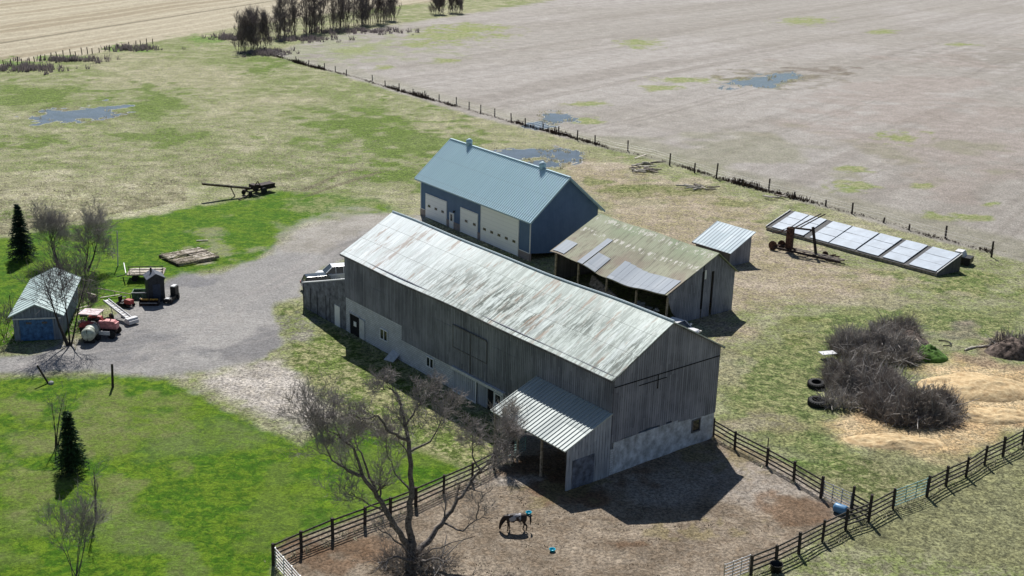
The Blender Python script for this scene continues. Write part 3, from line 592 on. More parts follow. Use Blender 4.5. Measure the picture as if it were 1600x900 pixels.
# lean-to against the right end of the long side
lt = MB()
lo_ = slope(barn, 'lean_to_roof', M['leanroof'], -9.0, .12, -4.75, 3.42, -.07, 5.25, .07, 30, 3, None, .38, .06, .07)
b = MB(); b.prism([(-4.45, -.3), (-.1, -.3), (-.1, 5.1), (-4.45, 3.42)], -.08, .04, 'X'); wl = b.build('lean_to_wall', M['palewood'], barn)
b = MB(); b.bx(.04, .07, -3.9, -1.7, .0, 2.4); b.build('darker_panel', mat('blue_grey_sheet', (.16, .18, .24), .7, var=.4, scale=2, bump=.3), wl)
for x in (-8.7, -5.8, -2.9): b = MB(); b.bx(x-.08, x+.08, -4.55, -4.4, -.3, 3.3); b.build('lean_to_post', M['timber'], barn)
b = MB(); b.bx(-8.9, -.1, -4.6, -4.42, 3.2, 3.38); b.build('lean_to_beam', M['timber'], barn)
b = MB(); b.bx(-11.5, -10.6, -.16, -.02, 3.3, 3.42)
# retaining wall running on from the barn
rw = frame('retaining_wall', 'grey sloping-topped panel wall at the left end of the barn with a white door', 'wall', 7.91, 84.61, 51.08)
b = MB(); b.prism([(-48.0, -.6), (-39.2, -.4), (-39.2, 5.4), (-44.5, 3.75), (-48.0, 2.65)], .02, .3, 'Y'); b.build('wall', mat('grey_sheet_panel', (.19, .2, .23), .8, var=.4, scale=1.5, bump=.3), rw)
b = MB(); b.bar((-48.1, .16, 2.70), (-44.5, .16, 3.80), .36, .1); b.bar((-44.5, .16, 3.80), (-39.25, .16, 5.45), .36, .1); b.build('coping', M['white'], rw)
b = MB(); b.bx(-41.3, -40.3, -.05, .01, 0, 2.2); b.build('door', M['white'], rw)
dst = mat('dark_stud', (.09, .095, .11), .8)
for x in (-47.9, -46.4, -45.0, -43.2, -42.4): b = MB(); b.bx(x, x+.12, -.03, .015, -.2, 2.6); b.build('stud', dst, rw)
b = MB(); b.bar((-48.3, .4, -.4), (-48.25, .4, 2.9), .1); b.build('end_post', M['timber'], rw)

# ---- blue workshop
SL, SW, SH, SR = 25.3, 10.44, 5.45, 4.43
sh_ = frame('workshop', 'blue metal workshop with pale blue ribbed roof and white overhead doors', 'workshop', 2.035, 140.9, 54.07)
for q in ((-SL, 0, 0, .2, .95, SH), (-SL, 0, SW-.2, SW, -.3, SH)): b = MB(); b.bx(*q); b.build('wall', M['bluewall'], sh_)
for x0 in (-.2, -SL): b = MB(); b.prism([(0.001, .95 if x0 else -.3), (SW-.001, -.3), (SW-.001, SH), (SW/2, SH+SR-.08), (0.001, SH)], x0, x0+.19, 'X'); b.build('wall', M['bluewall'], sh_)
b = MB(); b.bx(-SL-.06, .06, -.08, .18, -.3, .95); b.build('stone_base', M['brick'], sh_)
ss_ = SR/(SW/2); oe = .55
slope(sh_, 'roof', M['blueroof'], -SL-.75, .75, -oe, SH-oe*ss_+.08, SW/2, SH+SR+.08, .12, 1, 1, None, .42, .08, .08)
slope(sh_, 'roof', M['blueroof'], -SL-.75, .75, SW+oe, SH-oe*ss_+.08, SW/2, SH+SR+.08, .12, 1, 1, None, .9, .05, .07)['label'] = 'rear roof slope'
b = MB()
for x in (-SL-.74, .74):
    b.bar((x, -oe, SH-oe*ss_-.02), (x, SW/2, SH+SR-.02), .05, .2); b.bar((x, SW+oe, SH-oe*ss_-.02), (x, SW/2, SH+SR-.02), .05, .2)
b.bx(-SL-.7, .7, -oe-.06, -oe, SH-oe*ss_-.1, SH-oe*ss_+.07); b.build('roof_trim', M['bluetrim'], sh_)
b = MB(); b.bar((-SL-.75, SW/2, SH+SR+.13), (.75, SW/2, SH+SR+.13), .3, .08); b.build('ridge_cap', M['bluetrim'], sh_)
for q in ((-.05, .05, -.06, .05, .9, SH-.1), (-SL-.02, -SL+.1, -.06, -.002, .95, SH-.1)): b = MB(); b.bx(*q); b.build('corner_trim', M['white'], sh_)
for q in ((-SL, -24.2, -.1, -.062, .93, 1.03), (-2.2, -.06, -.1, -.05, .93, 1.03)): b = MB(); b.bx(*q); b.build('base_cap', M['white'], sh_)
def odoor(x0, x1, h_, wins):
    b = MB(); b.bx(x0, x1, -.09, .0, 0.02, h_); d = b.build('overhead_door', M['door_panel'], sh_)
    f = MB(); f.bx(x0-.12, x0, -.11, 0, -.1, h_+.12); f.bx(x1, x1+.12, -.11, 0, -.1, h_+.12); f.bx(x0, x1, -.11, 0, h_, h_+.12); f.build('door_frame', M['white'], d)
    n_, zz = wins; w_ = x1-x0
    for i in range(n_):
        u = x0+w_*(i+.5)/n_ + (0 if n_ > 2 else .35); q = MB(); q.bx(u-.3, u+.3, -.12, -.092, zz-.16, zz+.16); q.build('door_window', M['glass'], d)
    f = MB(); f.bx(x0, x1, -.1, -.02, -.1, .04); f.build('door_seal', M['black'], d)
odoor(-23.85, -18.75, 3.25, (3, 1.75)); odoor(-15.2, -11.35, 3.25, (2, 1.8)); odoor(-10.45, -2.4, 4.6, (5, 1.72))
b = MB(); b.bx(-17.95, -16.9, -.1, 0, 0, 2.1); d = b.build('door', M['white'], sh_); q = MB(); q.bx(-17.65, -17.2, -.13, -.095, 1.0, 1.9); q.build('door_window', M['glass'], d)
b = MB(); b.bx(-16.8, -16.6, -.3, -.1, 2.3, 2.55); b.build('wall_lamp', M['black'], sh_)
for vx in (-21.4, -4.9):
    b = MB(); b.bx(vx-.3, vx+.3, SW/2-.3, SW/2+.3, SH+SR, SH+SR+.45); v = b.build('roof_vent', M['bluetrim'], sh_)
    b = MB(); b.lathe([(.42, 0), (.48, .08), (.42, .3), (.15, .5), (.02, .52)], (vx, SW/2, SH+SR+.45), n=16); b.build('vent_hood', M['bluetrim'], v, True)

# ---- open-fronted shed, sagging
os_ = frame('open_shed', 'open-fronted timber shed with sagging rusty green roof patched with pale sheets', 'shed', 16.09, 118.82, 52.5)
OL, OW = 18.6, 9.9
def osg(u, v): return (1-v)*(.35*math.sin(u*math.pi*2.1+.4)*.8-.35*(1-abs(2*u-.9)))+.05*math.sin(u*25)*(1-v)+.06*math.sin(u*12+2)*v
r_ = slope(os_, 'roof', M['rustroof'], -OL-.3, .38, -.45, 3.45, 6.9, 6.95, .06, 60, 12, osg)
slope(os_, 'roof', M['rustroof'], -OL-.3, .38, OW+.35, 4.35, 6.9, 6.95, .06, 60, 4, lambda u, v: .06*math.sin(u*12+2)*v)['label'] = 'short rear roof slope'
def patch(x0, x1, v0, v1):
    b = MB(); nx = max(2, int((x1-x0)/.6)); gq = []
    for i in range(nx+1):
        x = x0+(x1-x0)*i/nx; u = (x+OL+.3)/(OL+.68); row = []
        for j in range(7):
            v = v0+(v1-v0)*j/6; row.append((x, -.47+7.35*v, 3.5+3.5*v+osg(u, v)+.02))
        gq.append(row)
    b.sheet(gq, .03); b.build('roof_patch', M['galvnew'], r_)
patch(-18.6, -16.6, .03, .30); patch(-14.0, -13.1, .0, .60); patch(-12.9, -10.9, 0, .30)
for i in range(5): patch(-9.0+i*1.0, -8.03+i*1.0, .0, .36-.012*i)
for i in range(4): patch(-4.0+i*1.02, -3.02+i*1.02, .0, .31)
b = MB(); hh = lambda y: 3.45+3.5*(y+.45)/7.35 if y < 6.9 else 6.95-2.6*(y-6.9)/3.35
b.prism([(.9, 1.3), (2.4, -.2), (5.0, -.2), (5.0, hh(5.0)-.15), (3.3, hh(3.3)-.3), (.1, hh(.1)-.25), (.1, 2.9)], -.06, .06, 'X')
b.prism([(5.2, -.2), (6.3, -.2), (6.3, 5.0), (6.75, 5.0), (6.75, -.2), (OW, -.2), (OW, hh(OW)-.12), (7.0, 6.75), (5.2, hh(5.2)-.25)], -.05, .07, 'X')
b.build('wall', M['gablewood'], os_)
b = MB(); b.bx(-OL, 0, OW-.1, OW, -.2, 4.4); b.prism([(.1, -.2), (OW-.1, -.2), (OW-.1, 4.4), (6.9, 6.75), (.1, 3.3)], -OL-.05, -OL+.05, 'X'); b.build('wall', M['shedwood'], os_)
for x in (-OL+.2, -14.4, -9.6, -4.8, -.1):
    b = MB(); b.bar((x, .1, -.3), (x+.08, .1, 3.1+osg((x+OL)/(OL+.6), .05)), .18); b.build('post', M['timber'], os_)
b = MB(); b.bx(-.01, .09, 4.9, 5.2, 1.0, 5.2); b.build('gap', M['dark'], os_)
b = MB(); b.bx(.07, .1, 5.25, 5.5, 4.3, 5.3); b.build('pale_batten', M['white'], os_)
# timber leaning out of the shed
b = MB()
for i in range(9):
    y = -.6-.13*i; z = .9-.08*i; b.bar((-13.6+.1*i, y+2.2, z+.7), (-7.0+.15*i, y+.3, z+.1), .22, .07)
lp = one(b, 'lumber_pile', M['oldplank'], 'pile of long brown planks sloping out of the open-fronted shed', 'lumber', (16.09, 118.82, .1), -R(52.5))
b = MB()
for i in range(14): b.box((random.uniform(-6, -2.5), random.uniform(.4, 1.8), .3+random.random()*.5), (random.uniform(.5, 1.6), random.uniform(.1, .5), random.uniform(.05, .3)), random.uniform(0, 3))
one(b, 'scrap_heap', M['offwhite'], 'small heap of pale scrap under the sagging open shed roof', 'scrap', (16.09, 118.82, 0), -R(52.5), kind=None)

# ---- small single-pitch shed
ms = frame('small_shed', 'small grey board shed with single-pitch galvanised roof behind the open shed', 'shed', 26.36, 140.8, 50.1)
ML, MW = 5.65, 3.7
b = MB(); b.prism([(0, -.2), (MW, -.2), (MW, 3.55), (0, 1.85)], -.08, 0, 'X'); b.prism([(0, -.2), (MW, -.2), (MW, 3.55), (0, 1.85)], -ML, -ML+.08, 'X')
b.bx(-ML+.08, -.08, MW-.08, MW, -.2, 3.5); b.build('wall', M['gablewood'], ms)
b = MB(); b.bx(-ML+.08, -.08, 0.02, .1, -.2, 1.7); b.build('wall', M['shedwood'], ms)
slope(ms, 'roof', M['galv'], -ML-.3, .3, -.4, 1.78, MW+.38, 3.82, .07, 1, 1, None, .5, .04, .05)
b = MB(); b.bar((-ML-.3, -.42, 1.74), (.3, -.42, 1.74), .05, .14); b.build('eave_board', M['shedwood'], ms)

# ---- garage at far left
gl_ = frame('garage', 'small old garage with pale green metal roof and faded blue door by the drive', 'garage', -43.8, 110.5, -11.5)
GW, GD, GH, GR = 4.37, 11.4, 2.68, 1.04
b = MB(); b.bx(-GW, -GW+.1, 0.0, GD, -.2, GH); b.bx(-.1, 0, 0.0, GD, -.2, GH); b.bx(-GW+.1, -.1, GD-.1, GD, -.2, GH); b.build('wall', M['garagewood'], gl_)
b = MB(); b.prism([(-GW, 2.28), (0, 2.28), (0, GH-.04), (-GW/2, GH+GR-.06), (-GW, GH-.04)], -.02, .08, 'Y'); b.bx(-GW, -GW+.55, -.03, .07, -.2, 2.28); b.bx(-.75, 0, -.03, .07, -.2, 2.28)
b.build('front_wall', M['garagewood'], gl_)
b = MB(); b.bx(-GW-.05, .05, -.12, -.03, 2.2, 2.34); b.build('door_header', M['offwhite'], gl_)
b = MB(); b.bx(-GW+.55, -.75, .0, .06, 0, 2.22); d = b.build('garage_door', M['bluedoor'], gl_)
for u in (-2.95, -1.5): q = MB(); q.bx(u-.25, u+.25, -.02, .002, 1.7, 1.9); q.build('door_window', M['glass'], d)
gs = GR/(GW/2)
for sx in (0, 1):
    b = MB(); xe = -GW-.38 if sx else .38; g_ = [[(xe+(-GW/2-xe)*i/5, -.35+(GD+.7)*j/20, GH-.38*gs+.05+(GR+.38*gs)*i/5) for j in range(21)] for i in range(6)]
    b.sheet(g_, .07)
    for j in range(14): yy = -.33+(GD+.66)*j/13; b.bar((xe, yy, GH-.38*gs+.075), (-GW/2, yy, GH+GR+.075), .06, .04)
    b.build('roof', M['garageroof'], gl_)
# ---- row of low sloping panel shelters: seven lids on a low box
pa, pb_ = at(1197, 359), at(1463, 432)
dirv = (pb_-pa); LP = dirv.length; pr = math.atan2(dirv.y, dirv.x); dn = dirv.normalized()
lw = thing('panel_shelter', 'long low shelter of seven sloping pale panels beside the crop field fence', 'shelter', pa, pr)
PD, PH0, PH1, SK = 4.3, .45, 2.15, .55            # depth, front height, back height, sideways drift of the back edge
def pz(y): return PH0+(PH1-PH0)*y/PD
def sk(x, y): return x+SK*y/PD
b = MB(); b.bx(0, LP, 0, .12, -.2, PH0); b.build('front_board', M['oldplank'], lw)
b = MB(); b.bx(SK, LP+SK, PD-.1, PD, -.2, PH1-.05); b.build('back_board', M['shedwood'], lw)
for x in (0, LP-.08):
    b = MB(); b.add([(sk(x+e, y), y, z) for e in (0, .08) for y, z in ((.13, -.2), (PD-.11, -.2), (PD-.11, PH1-.09), (.13, PH0-.02))], [(0, 1, 2, 3), (7, 6, 5, 4)]+[(i, i+4, (i+1) % 4+4, (i+1) % 4) for i in range(4)]); b.build('end_wall', M['shedwood'], lw)
b = MB(); b.sheet([[(sk(x, y), y, pz(y)-.03) for y in (-.1, PD+.1)] for x in (-.1, LP+.1)], .05); b.build('backing', M['charcoal'], lw)
def ux(px, y):                                   # x of the survey line px at the front edge
    t = 0
    lo, hi = -2, LP+2
    for _ in range(40):
        t = (lo+hi)/2; q = pa+dn*t; D = q+Vector((0, 0, PH0))-CC
        if 800+FPX*D.dot(CR)/D.dot(CD) < px: lo = t
        else: hi = t
    return t
for (xa, xb) in ((1205, 1226), (1228, 1254), (1264, 1293), (1295, 1335), (1338, 1371), (1378, 1411), (1419, 1461)):
    x0, x1 = ux(xa, 0), ux(xb, 0); b = MB(); b.sheet([[(sk(x, y), y, pz(y)+.1+random.uniform(-.02, .02)) for y in (.1, 1.4, 1.43, 2.8, 2.83, PD-.05)] for x in (x0, (x0+x1)/2, x1)], .07)
    p_ = b.build('panel', M['panel'], lw)
    for y in (1.42, 2.82): b = MB(); b.bar((sk(x0+.02, y), y, pz(y)+.115), (sk(x1-.02, y), y, pz(y)+.115), .03, .02); b.build('panel_seam', M['steelgate'], p_)
b = MB(); b.bar((LP+.03, 0, PH0+.08), (LP+SK+.03, PD, PH1+.08), .1, .1); b.build('end_rail', M['offwhite'], lw)
b = MB(); b.bar((-.05, 0, PH0+.08), (SK-.05, PD, PH1+.08), .1, .1); b.build('end_rail', M['offwhite'], lw)

# ------------------------------------------------------------------ trees
def rv(rng): return Vector((rng.uniform(-1, 1), rng.uniform(-1, 1), rng.uniform(-1, 1)))
def limb(mb, p, d, ln, r, rng, n=5, wob=.25, upt=.06, end=.35, sides=5):
    pts = [p.copy()]; rad = [r]; d = d.normalized()
    for i in range(n):
        d = (d + rv(rng)*wob + Vector((0, 0, upt))).normalized(); p = p + d*(ln/n); pts.append(p.copy()); rad.append(r*(1-(1-end)*(i+1)/n))
    mb.tube(pts, rad, sides, False); return pts, rad
def branches(tw, bk, pts, rad, ln, level, rng, per=5, minr=.011, spread=.9, upt=.08, wob=.28):
    """children along a limb; recursion ends in fine twigs collected in tw"""
    n = len(pts)
    for k in range(per):
        t = rng.uniform(.25, 1.0)*(n-1); i = min(int(t), n-2); f = t-i; p = pts[i].lerp(pts[i+1], f); r = rad[i]*(1-f)+rad[i+1]*f
        base = (pts[i+1]-pts[i]).normalized(); d = (base + rv(rng)*spread + Vector((0, 0, .15))).normalized()
        L2 = ln*rng.uniform(.5, .82); r2 = max(minr, r*rng.uniform(.35, .6))
        tgt = tw if level <= 2 else bk
        P2, R2 = limb(tgt, p, d, L2, r2, rng, 5 if level > 1 else 3, wob, upt, .3, 4 if level > 1 else 3)
        if level > 1: branches(tw, bk, P2, R2, L2, level-1, rng, min(per, 6), minr, spread, upt, wob)
def bare_tree(name, label, px, py, h, mt='bark', mtt='twig', seed=1, stems=1, spread=.5, per=5, levels=3, r0=None, group=None, cat='tree', loc=None, minr=.012, lean=(0, 0), frac=.45, upt=.08, cl=.5, bo=.2, low=0):
    rng = random.Random(seed); base = loc or at(px, py); t = thing(name, label, cat, base, 0, group)
    bk = MB(); tw = MB()
    for s in range(stems):
        d = Vector((lean[0]+(rng.uniform(-spread, spread) if stems > 1 else 0), lean[1]+(rng.uniform(-spread, spread) if stems > 1 else 0), 1))
        o = Vector((rng.uniform(-bo, bo), rng.uniform(-bo, bo), -.2)) if stems > 1 else Vector((0, 0, -.2))
        hh = h*rng.uniform(.75, 1) if stems > 1 else h*.8; r = (r0 or h*.016)/(1 if stems == 1 else stems**.4)
        P, Rr = limb(bk, o, d, hh, r, rng, 8, .09, .05, .18, 7)
        k = int(len(P)*frac*.6)
        branches(tw, bk, P[k:], Rr[k:], h*cl, levels, rng, per, minr, .8, upt)
    for s in range(low):
        o = Vector((rng.uniform(-1, 1)*bo*1.3, rng.uniform(-1, 1)*bo, -.1)); P, Rr = limb(tw, o, Vector((rng.uniform(-.4, .4), rng.uniform(-.4, .4), 1)), h*rng.uniform(.2, .55), .05, rng, 4, .2, .1, .3, 3)
        branches(tw, bk, P, Rr, h*.25, 2, rng, 6, minr, .9, .15)
    bk.build('trunk', M[mt], t, True, fix=False); tw.build('crown', M[mtt], t, fix=False); return t
def spruce(name, label, px, py, h, w_, mt, seed):
    rng = random.Random(seed); t = thing(name, label, 'tree', at(px, py)); b = MB(); b.tube([(0, 0, -.2), (0, 0, h*.97)], [h*.022, .01], 6); b.build('trunk', M['barkdark'], t)
    c = MB(); n = int(h*75)
    for i in range(n):
        z = h*(.05+.93*(i/n)**.9); z = min(h*.98, (round(z/.36)+rng.gauss(0, .12))*.36+.05); R_ = w_*(1-z/h)**.85*rng.uniform(.72, 1.12)+.06; a = rng.uniform(0, 6.283); dr = Vector((math.cos(a), math.sin(a), 0)); sd = Vector((-dr.y, dr.x, 0))
        m_ = max(3, int(R_/.13))
        for j in range(m_):
            f = (j+.6)/m_; q = dr*R_*f + Vector((0, 0, z-R_*.28*f*f+.05*rng.random())); s = .11+.16*(1-f*.6)
            for _ in range(2):
                o = rv(rng)*.07; e = (dr*rng.uniform(.2, 1)+sd*rng.uniform(-1, 1)+Vector((0, 0, rng.uniform(-.45, .35)))).normalized()*s*1.5; k = (rv(rng)).normalized()*s*.33
                c.add([q+o-k, q+o+k, q+o+e], [(0, 1, 2)])
    c.build('crown', M[mt], t, fix=False); return t

# big willow in the paddock corner: main limbs follow the photograph's fork, each at its own depth
rng = random.Random(11); tb = at(648, 884); big = thing('bare_tree', 'large bare spreading tree with thick forked trunk at the near edge of the paddock', 'tree', tb)
Y0 = tb.y; bk = MB(); tw = MB(); off = -tb
def lim(pl, r0, r1, lev=3, per=6, ln=3.0, ups=.06):
    P = [up(a, b_, Y0+dy)+off for a, b_, dy in pl]; Q = []; n = len(P)
    for i in range(n-1):
        for k in range(4): t = k/4; Q.append(P[i].lerp(P[i+1], t)+(rv(rng)*.07 if i+k else Vector()))
    Q.append(P[-1]); Rr = [.84*(r0+(r1-r0)*(i/(len(Q)-1))**.8) for i in range(len(Q))]
    bk.tube(Q, Rr, 8, False); k = max(1, int(len(Q)*.22)); branches(tw, bk, Q[k:], Rr[k:], ln, lev, rng, per if lev < 4 else per, .011, .95, ups, .3)
lim([(652, 895, 0), (645, 868, .1), (640, 845, .2)], .62, .46, 1, 1, .5)
lim([(642, 850, .2), (638, 815, .2), (643, 760, .3), (640, 690, .4), (630, 650, .9), (622, 615, 1.2), (606, 606, 1.3)], .32, .05, 4, 9, 1.7, .02)
lim([(640, 690, .4), (610, 675, -.6), (590, 650, -.8), (565, 655, -1), (545, 645, -1.2)], .14, .03, 4, 7, 1.9, .02)
lim([(634, 665, .9), (655, 632, 1.5), (668, 618, 1.9)], .10, .025, 4, 6, 1.5, .02)
lim([(641, 705, .4), (672, 690, 1.2), (690, 655, 1.6)], .12, .03, 4, 7, 2.4)
lim([(643, 770, .3), (618, 740, 1.2), (604, 705, 1.8)], .11, .03, 4, 6, 2.4)
lim([(636, 850, 0), (612, 812, -.8), (590, 775, -1.2), (567, 745, -1.6), (545, 735, -2)], .27, .12, 4, 5, 2.6)
lim([(567, 745, -1.6), (552, 700, -1.8), (525, 680, -2.4), (500, 665, -2.6)], .14, .03, 4, 8, 2.2, .03)
lim([(590, 775, -1.2), (575, 735, -.4), (560, 700, .4), (552, 675, .8)], .13, .03, 4, 7, 2.0, .03)
lim([(545, 737, -2), (520, 720, -2.6), (505, 690, -3), (492, 650, -3.2)], .1, .03, 4, 7, 2.6)
lim([(605, 800, -.9), (578, 790, -1.8), (550, 770, -2.2)], .09, .03, 4, 5, 2.0)
lim([(652, 862, .1), (672, 842, .8), (695, 812, 1.4), (716, 782, 2.2), (738, 752, 3)], .27, .11, 3, 5, 2.2)
lim([(735, 752, 3), (752, 735, 3.2), (768, 718, 3.4), (782, 700, 3.6)], .13, .05, 4, 8, 1.8, .03)
lim([(752, 737, 3.2), (738, 712, 3.4), (738, 680, 3.6)], .10, .03, 4, 7, 1.7, .03)
lim([(768, 718, 3.4), (790, 700, 3.7), (802, 682, 3.9)], .08, .03, 4, 7, 1.5, .03)
lim([(690, 816, 1.4), (722, 830, .4), (745, 812, .2), (765, 808, 0)], .10, .02, 3, 5, 1.6)
lim([(745, 812, .2), (748, 785, .3), (770, 762, .3)], .05, .02, 3, 5, 1.3)
lim([(655, 868, -.2), (700, 850, -1), (742, 838, -1.4)], .07, .02, 2, 4, 1.3)
lim([(644, 868, -.5), (610, 838, -1.6), (585, 820, -2.2)], .10, .02, 3, 6, 1.8)
lim([(655, 880, -.8), (680, 872, -1.8), (700, 880, -2.2)], .14, .04, 2, 4, 1.0)
lim([(648, 880, -.8), (620, 870, -1.8), (596, 878, -2.2)], .14, .04, 2, 4, 1.0)
bk.build('trunk', M['bark'], big, True, fix=False); tw.build('crown', M['twig'], big, fix=False)

bare_tree('bare_tree', 'bare bushy tree with pale twigs in front of the lean-to roof', 782, 716, 3.9, 'bark', 'brushpale', 5, 5, .6, 7, 3, minr=.014)
bare_tree('shrub', 'small pale bare shrub in the shade by the long barn wall', 650, 648, 2.6, 'bark', 'brushpale', 6, 5, .7, 5, 2, cat='shrub', minr=.013)
bare_tree('bare_tree', 'bare multi-stemmed tree at the bottom left corner of the lawn', 118, 908, 4.7, 'bark', 'twig', 8, 6, .5, 7, 3, minr=.010, cl=.45)
bare_tree('sapling', 'tall thin bare sapling right of the spruce on the front lawn', 151, 812, 5.8, 'barkdark', 'twig', 9, 1, .5, 12, 2, .10, cl=.3, cat='sapling', frac=.3, minr=.01)
bare_tree('sapling', 'slim bare sapling just left of the spruce on the front lawn', 89, 698, 5.0, 'barkdark', 'twig', 10, 3, .12, 9, 2, .10, cl=.3, cat='sapling', frac=.3, minr=.01)
spruce('spruce', 'dark green conical spruce on the front lawn', 113, 737, 5.0, 1.4, 'needle', 3)
spruce('spruce', 'tall dark spruce behind the garage at the left edge', 35, 404, 6.6, 1.9, 'needleblue', 4)
bare_tree('bare_tree', 'bare round-crowned tree behind the garage, beside the dark spruce', 92, 416, 5.8, 'barkdark', 'twig', 21, 2, .5, 9, 4, .16, frac=.5, minr=.012, upt=.02, cl=.55)
bare_tree('bare_tree', 'bare round-crowned tree behind the garage, the right one of two', 133, 424, 6.0, 'barkdark', 'twig', 22, 2, .5, 9, 4, .17, frac=.5, minr=.012, upt=.02, cl=.55)
bare_tree('bare_tree', 'dark bare tree leaning over the garage roof from its right side', 108, 540, 8.5, 'barkdark', 'twigdark', 23, 4, .4, 9, 3, .18, lean=(-.12, .1), minr=.014)
bare_tree('shrub', 'bare brown bush against the left wall of the garage', 8, 528, 3.4, 'barkdark', 'twigdark', 24, 8, .7, 7, 2, cat='shrub', minr=.016)
bare_tree('shrub', 'tangled bare bush between the garage and the tractor', 131, 500, 3.6, 'barkdark', 'twigdark', 25, 8, .6, 7, 2, cat='shrub', minr=.016)
bare_tree('shrub', 'brown bare bush behind the garage under the bare trees', 112, 452, 3.4, 'barkdark', 'twigdark', 26, 9, .8, 7, 2, cat='shrub', minr=.016)
# tree line along the far hedge
rt = random.Random(5)
for i, (px, py, h, st, lb) in enumerate([
    (385, 80, 11, 9, 'wide bare bush at the left end of the far tree line'), (408, 76, 12, 7, 'bare bushy tree just right of the end bush in the far tree line'),
    (437, 60, 12.5, 4, 'bare tree with dark base left of the first gap in the far tree line'), (455, 55, 15, 3, 'tall bare tree standing at the first gap of the far tree line'),
    (484, 52, 17, 4, 'tall dark forked tree in the middle of the far tree line'), (497, 50, 14, 3, 'slim bare tree touching the dark forked tree in the far tree line'),
    (525, 46, 16, 3, 'first tall tree of the right half of the far tree line'), (537, 42, 18, 2, 'tallest double-trunked bare tree in the far tree line'),
    (560, 40, 16, 3, 'thin pale bare tree right of the tallest one in the far tree line'), (575, 38, 13, 4, 'short bushy bare tree in the right half of the far tree line'),
    (596, 36, 15, 5, 'dense bare tree at the right end of the far tree line'), (610, 32, 12, 5, 'small bare bush at the very right end of the far tree line'),
    (684, 22, 9, 8, 'rounded bare thicket bush standing alone beyond the tree line'), (712, 20, 9.5, 8, 'rounded bare thicket bush, the right half of the lone pair')]):
    bare_tree('bare_tree' if st < 6 else 'bare_bush', lb, px, py, h*.7 if st > 5 else h*.85, 'barkdark', 'twigdark', 60+i, st+(5 if st > 5 else 3), .35 if st > 5 else .1, 8, 3, group='trees along the far hedge', cat='tree' if st < 6 else 'bush', minr=.03, frac=.0, upt=.16, cl=.3 if st < 6 else .45, bo=2.2 if st > 5 else 1.6, low=16)

# ------------------------------------------------------------------ stuff: weeds, straw tussocks
def tufts(name, label, cat, pts, h, w_, mt, blades=5, seed=1):
    rng = random.Random(seed); b = MB()
    for p, s in pts:
        for _ in range(blades):
            o = p+Vector((rng.uniform(-1, 1)*w_*s, rng.uniform(-1, 1)*w_*s, -.04)); a = rng.uniform(0, 3.14); k = Vector((math.cos(a), math.sin(a), 0))*(.07 if p.y > 130 else .04)*s*(1+w_)
            e = o+Vector((rng.uniform(-1, 1)*.5, rng.uniform(-1, 1)*.5, 1))*h*s*rng.uniform(.5, 1.1); b.add([o-k, o+k, e+k*.3, e-k*.3], [(0, 1, 2, 3)])
    o = b.build(name, M[mt] if isinstance(mt, str) else mt, fix=False); setp(o, label, cat, kind='stuff'); return o
FF = [(410, 82), (445, 92), (480, 103), (520, 112), (560, 122), (600, 135), (640, 147), (690, 160), (740, 174), (790, 188), (850, 204), (905, 218), (960, 234), (1020, 246), (1070, 262), (1120, 278), (1200, 300), (1270, 317), (1330, 333), (1380, 345), (1440, 365), (1480, 376), (1549, 394)]
def poly_walk(pl, step):
    W_ = [at(*p) for p in pl]; out = []
    for i in range(len(W_)-1):
        d = W_[i+1]-W_[i]; n = max(1, int(d.length/step))
        for k in range(n): out.append(W_[i]+d*(k/n))
    return out
rng = random.Random(2); wp = []
for p in poly_walk(FF, .22):
    s = .55+.45*math.sin(p.x*.21)+.25*math.sin(p.x*.9+1); 
    for _ in range(2):
        if rng.random() < .8: wp.append((p+Vector((rng.uniform(-.5, .5), rng.uniform(-.6, .6), 0)), max(.25, s)*rng.uniform(.5, 1.3)))
tufts('weed_strip', 'dark dead weeds growing along the wire fence of the crop field', 'weeds', wp, .75, .3, 'weed', 5)
wp = []
for px, py, rx, ry, n in ((40, 108, 60, 6, 130), (110, 95, 60, 4, 90), (210, 77, 50, 4, 80), (360, 60, 30, 6, 90), (420, 84, 30, 5, 160), (470, 62, 60, 5, 120), (560, 50, 90, 5, 160)):
    for _ in range(n): wp.append((at(px+rng.gauss(0, rx*.5), py+rng.gauss(0, ry*.4)), rng.uniform(.5, 1.5)))
tufts('undergrowth', 'dark undergrowth tufts along the far hedge and field edge', 'undergrowth', wp, 1.0, .5, 'twigdark', 9, 3)
wp = []
while len(wp) < 15000:
    px = rng.uniform(-60, 620); lim_ = 372-px*.18 if px < 300 else 320-(px-300)*.1
    py = lim_-6-rng.expovariate(1/38.0)
    if py < 190 or rng.random() < max(0, (px-330)/290) or 290 < px < 440 and py > 284: continue
    wp.append((at(px, py), rng.uniform(.4, 1.2)))
tufts('dry_grass', 'pale flattened tussocks of dry hay in the meadow above the lawn', 'dry grass', wp, .16, .3, 'straw', 4, 4)
wp = []
for _ in range(6000):
    px = rng.uniform(880, 1600); py = rng.uniform(250, 560)
    if 1190 < px < 1520 and 320 < py < 445: continue
    if py < 235+(px-880)*.22 or (px < 1190 and py > 300 and py < 520): continue
    wp.append((at(px, py), rng.uniform(.3, .9)))
tufts('dry_grass', 'sparse straw-coloured tussocks around the yard and shelters', 'dry grass', wp, .13, .3, 'straw', 4, 5)

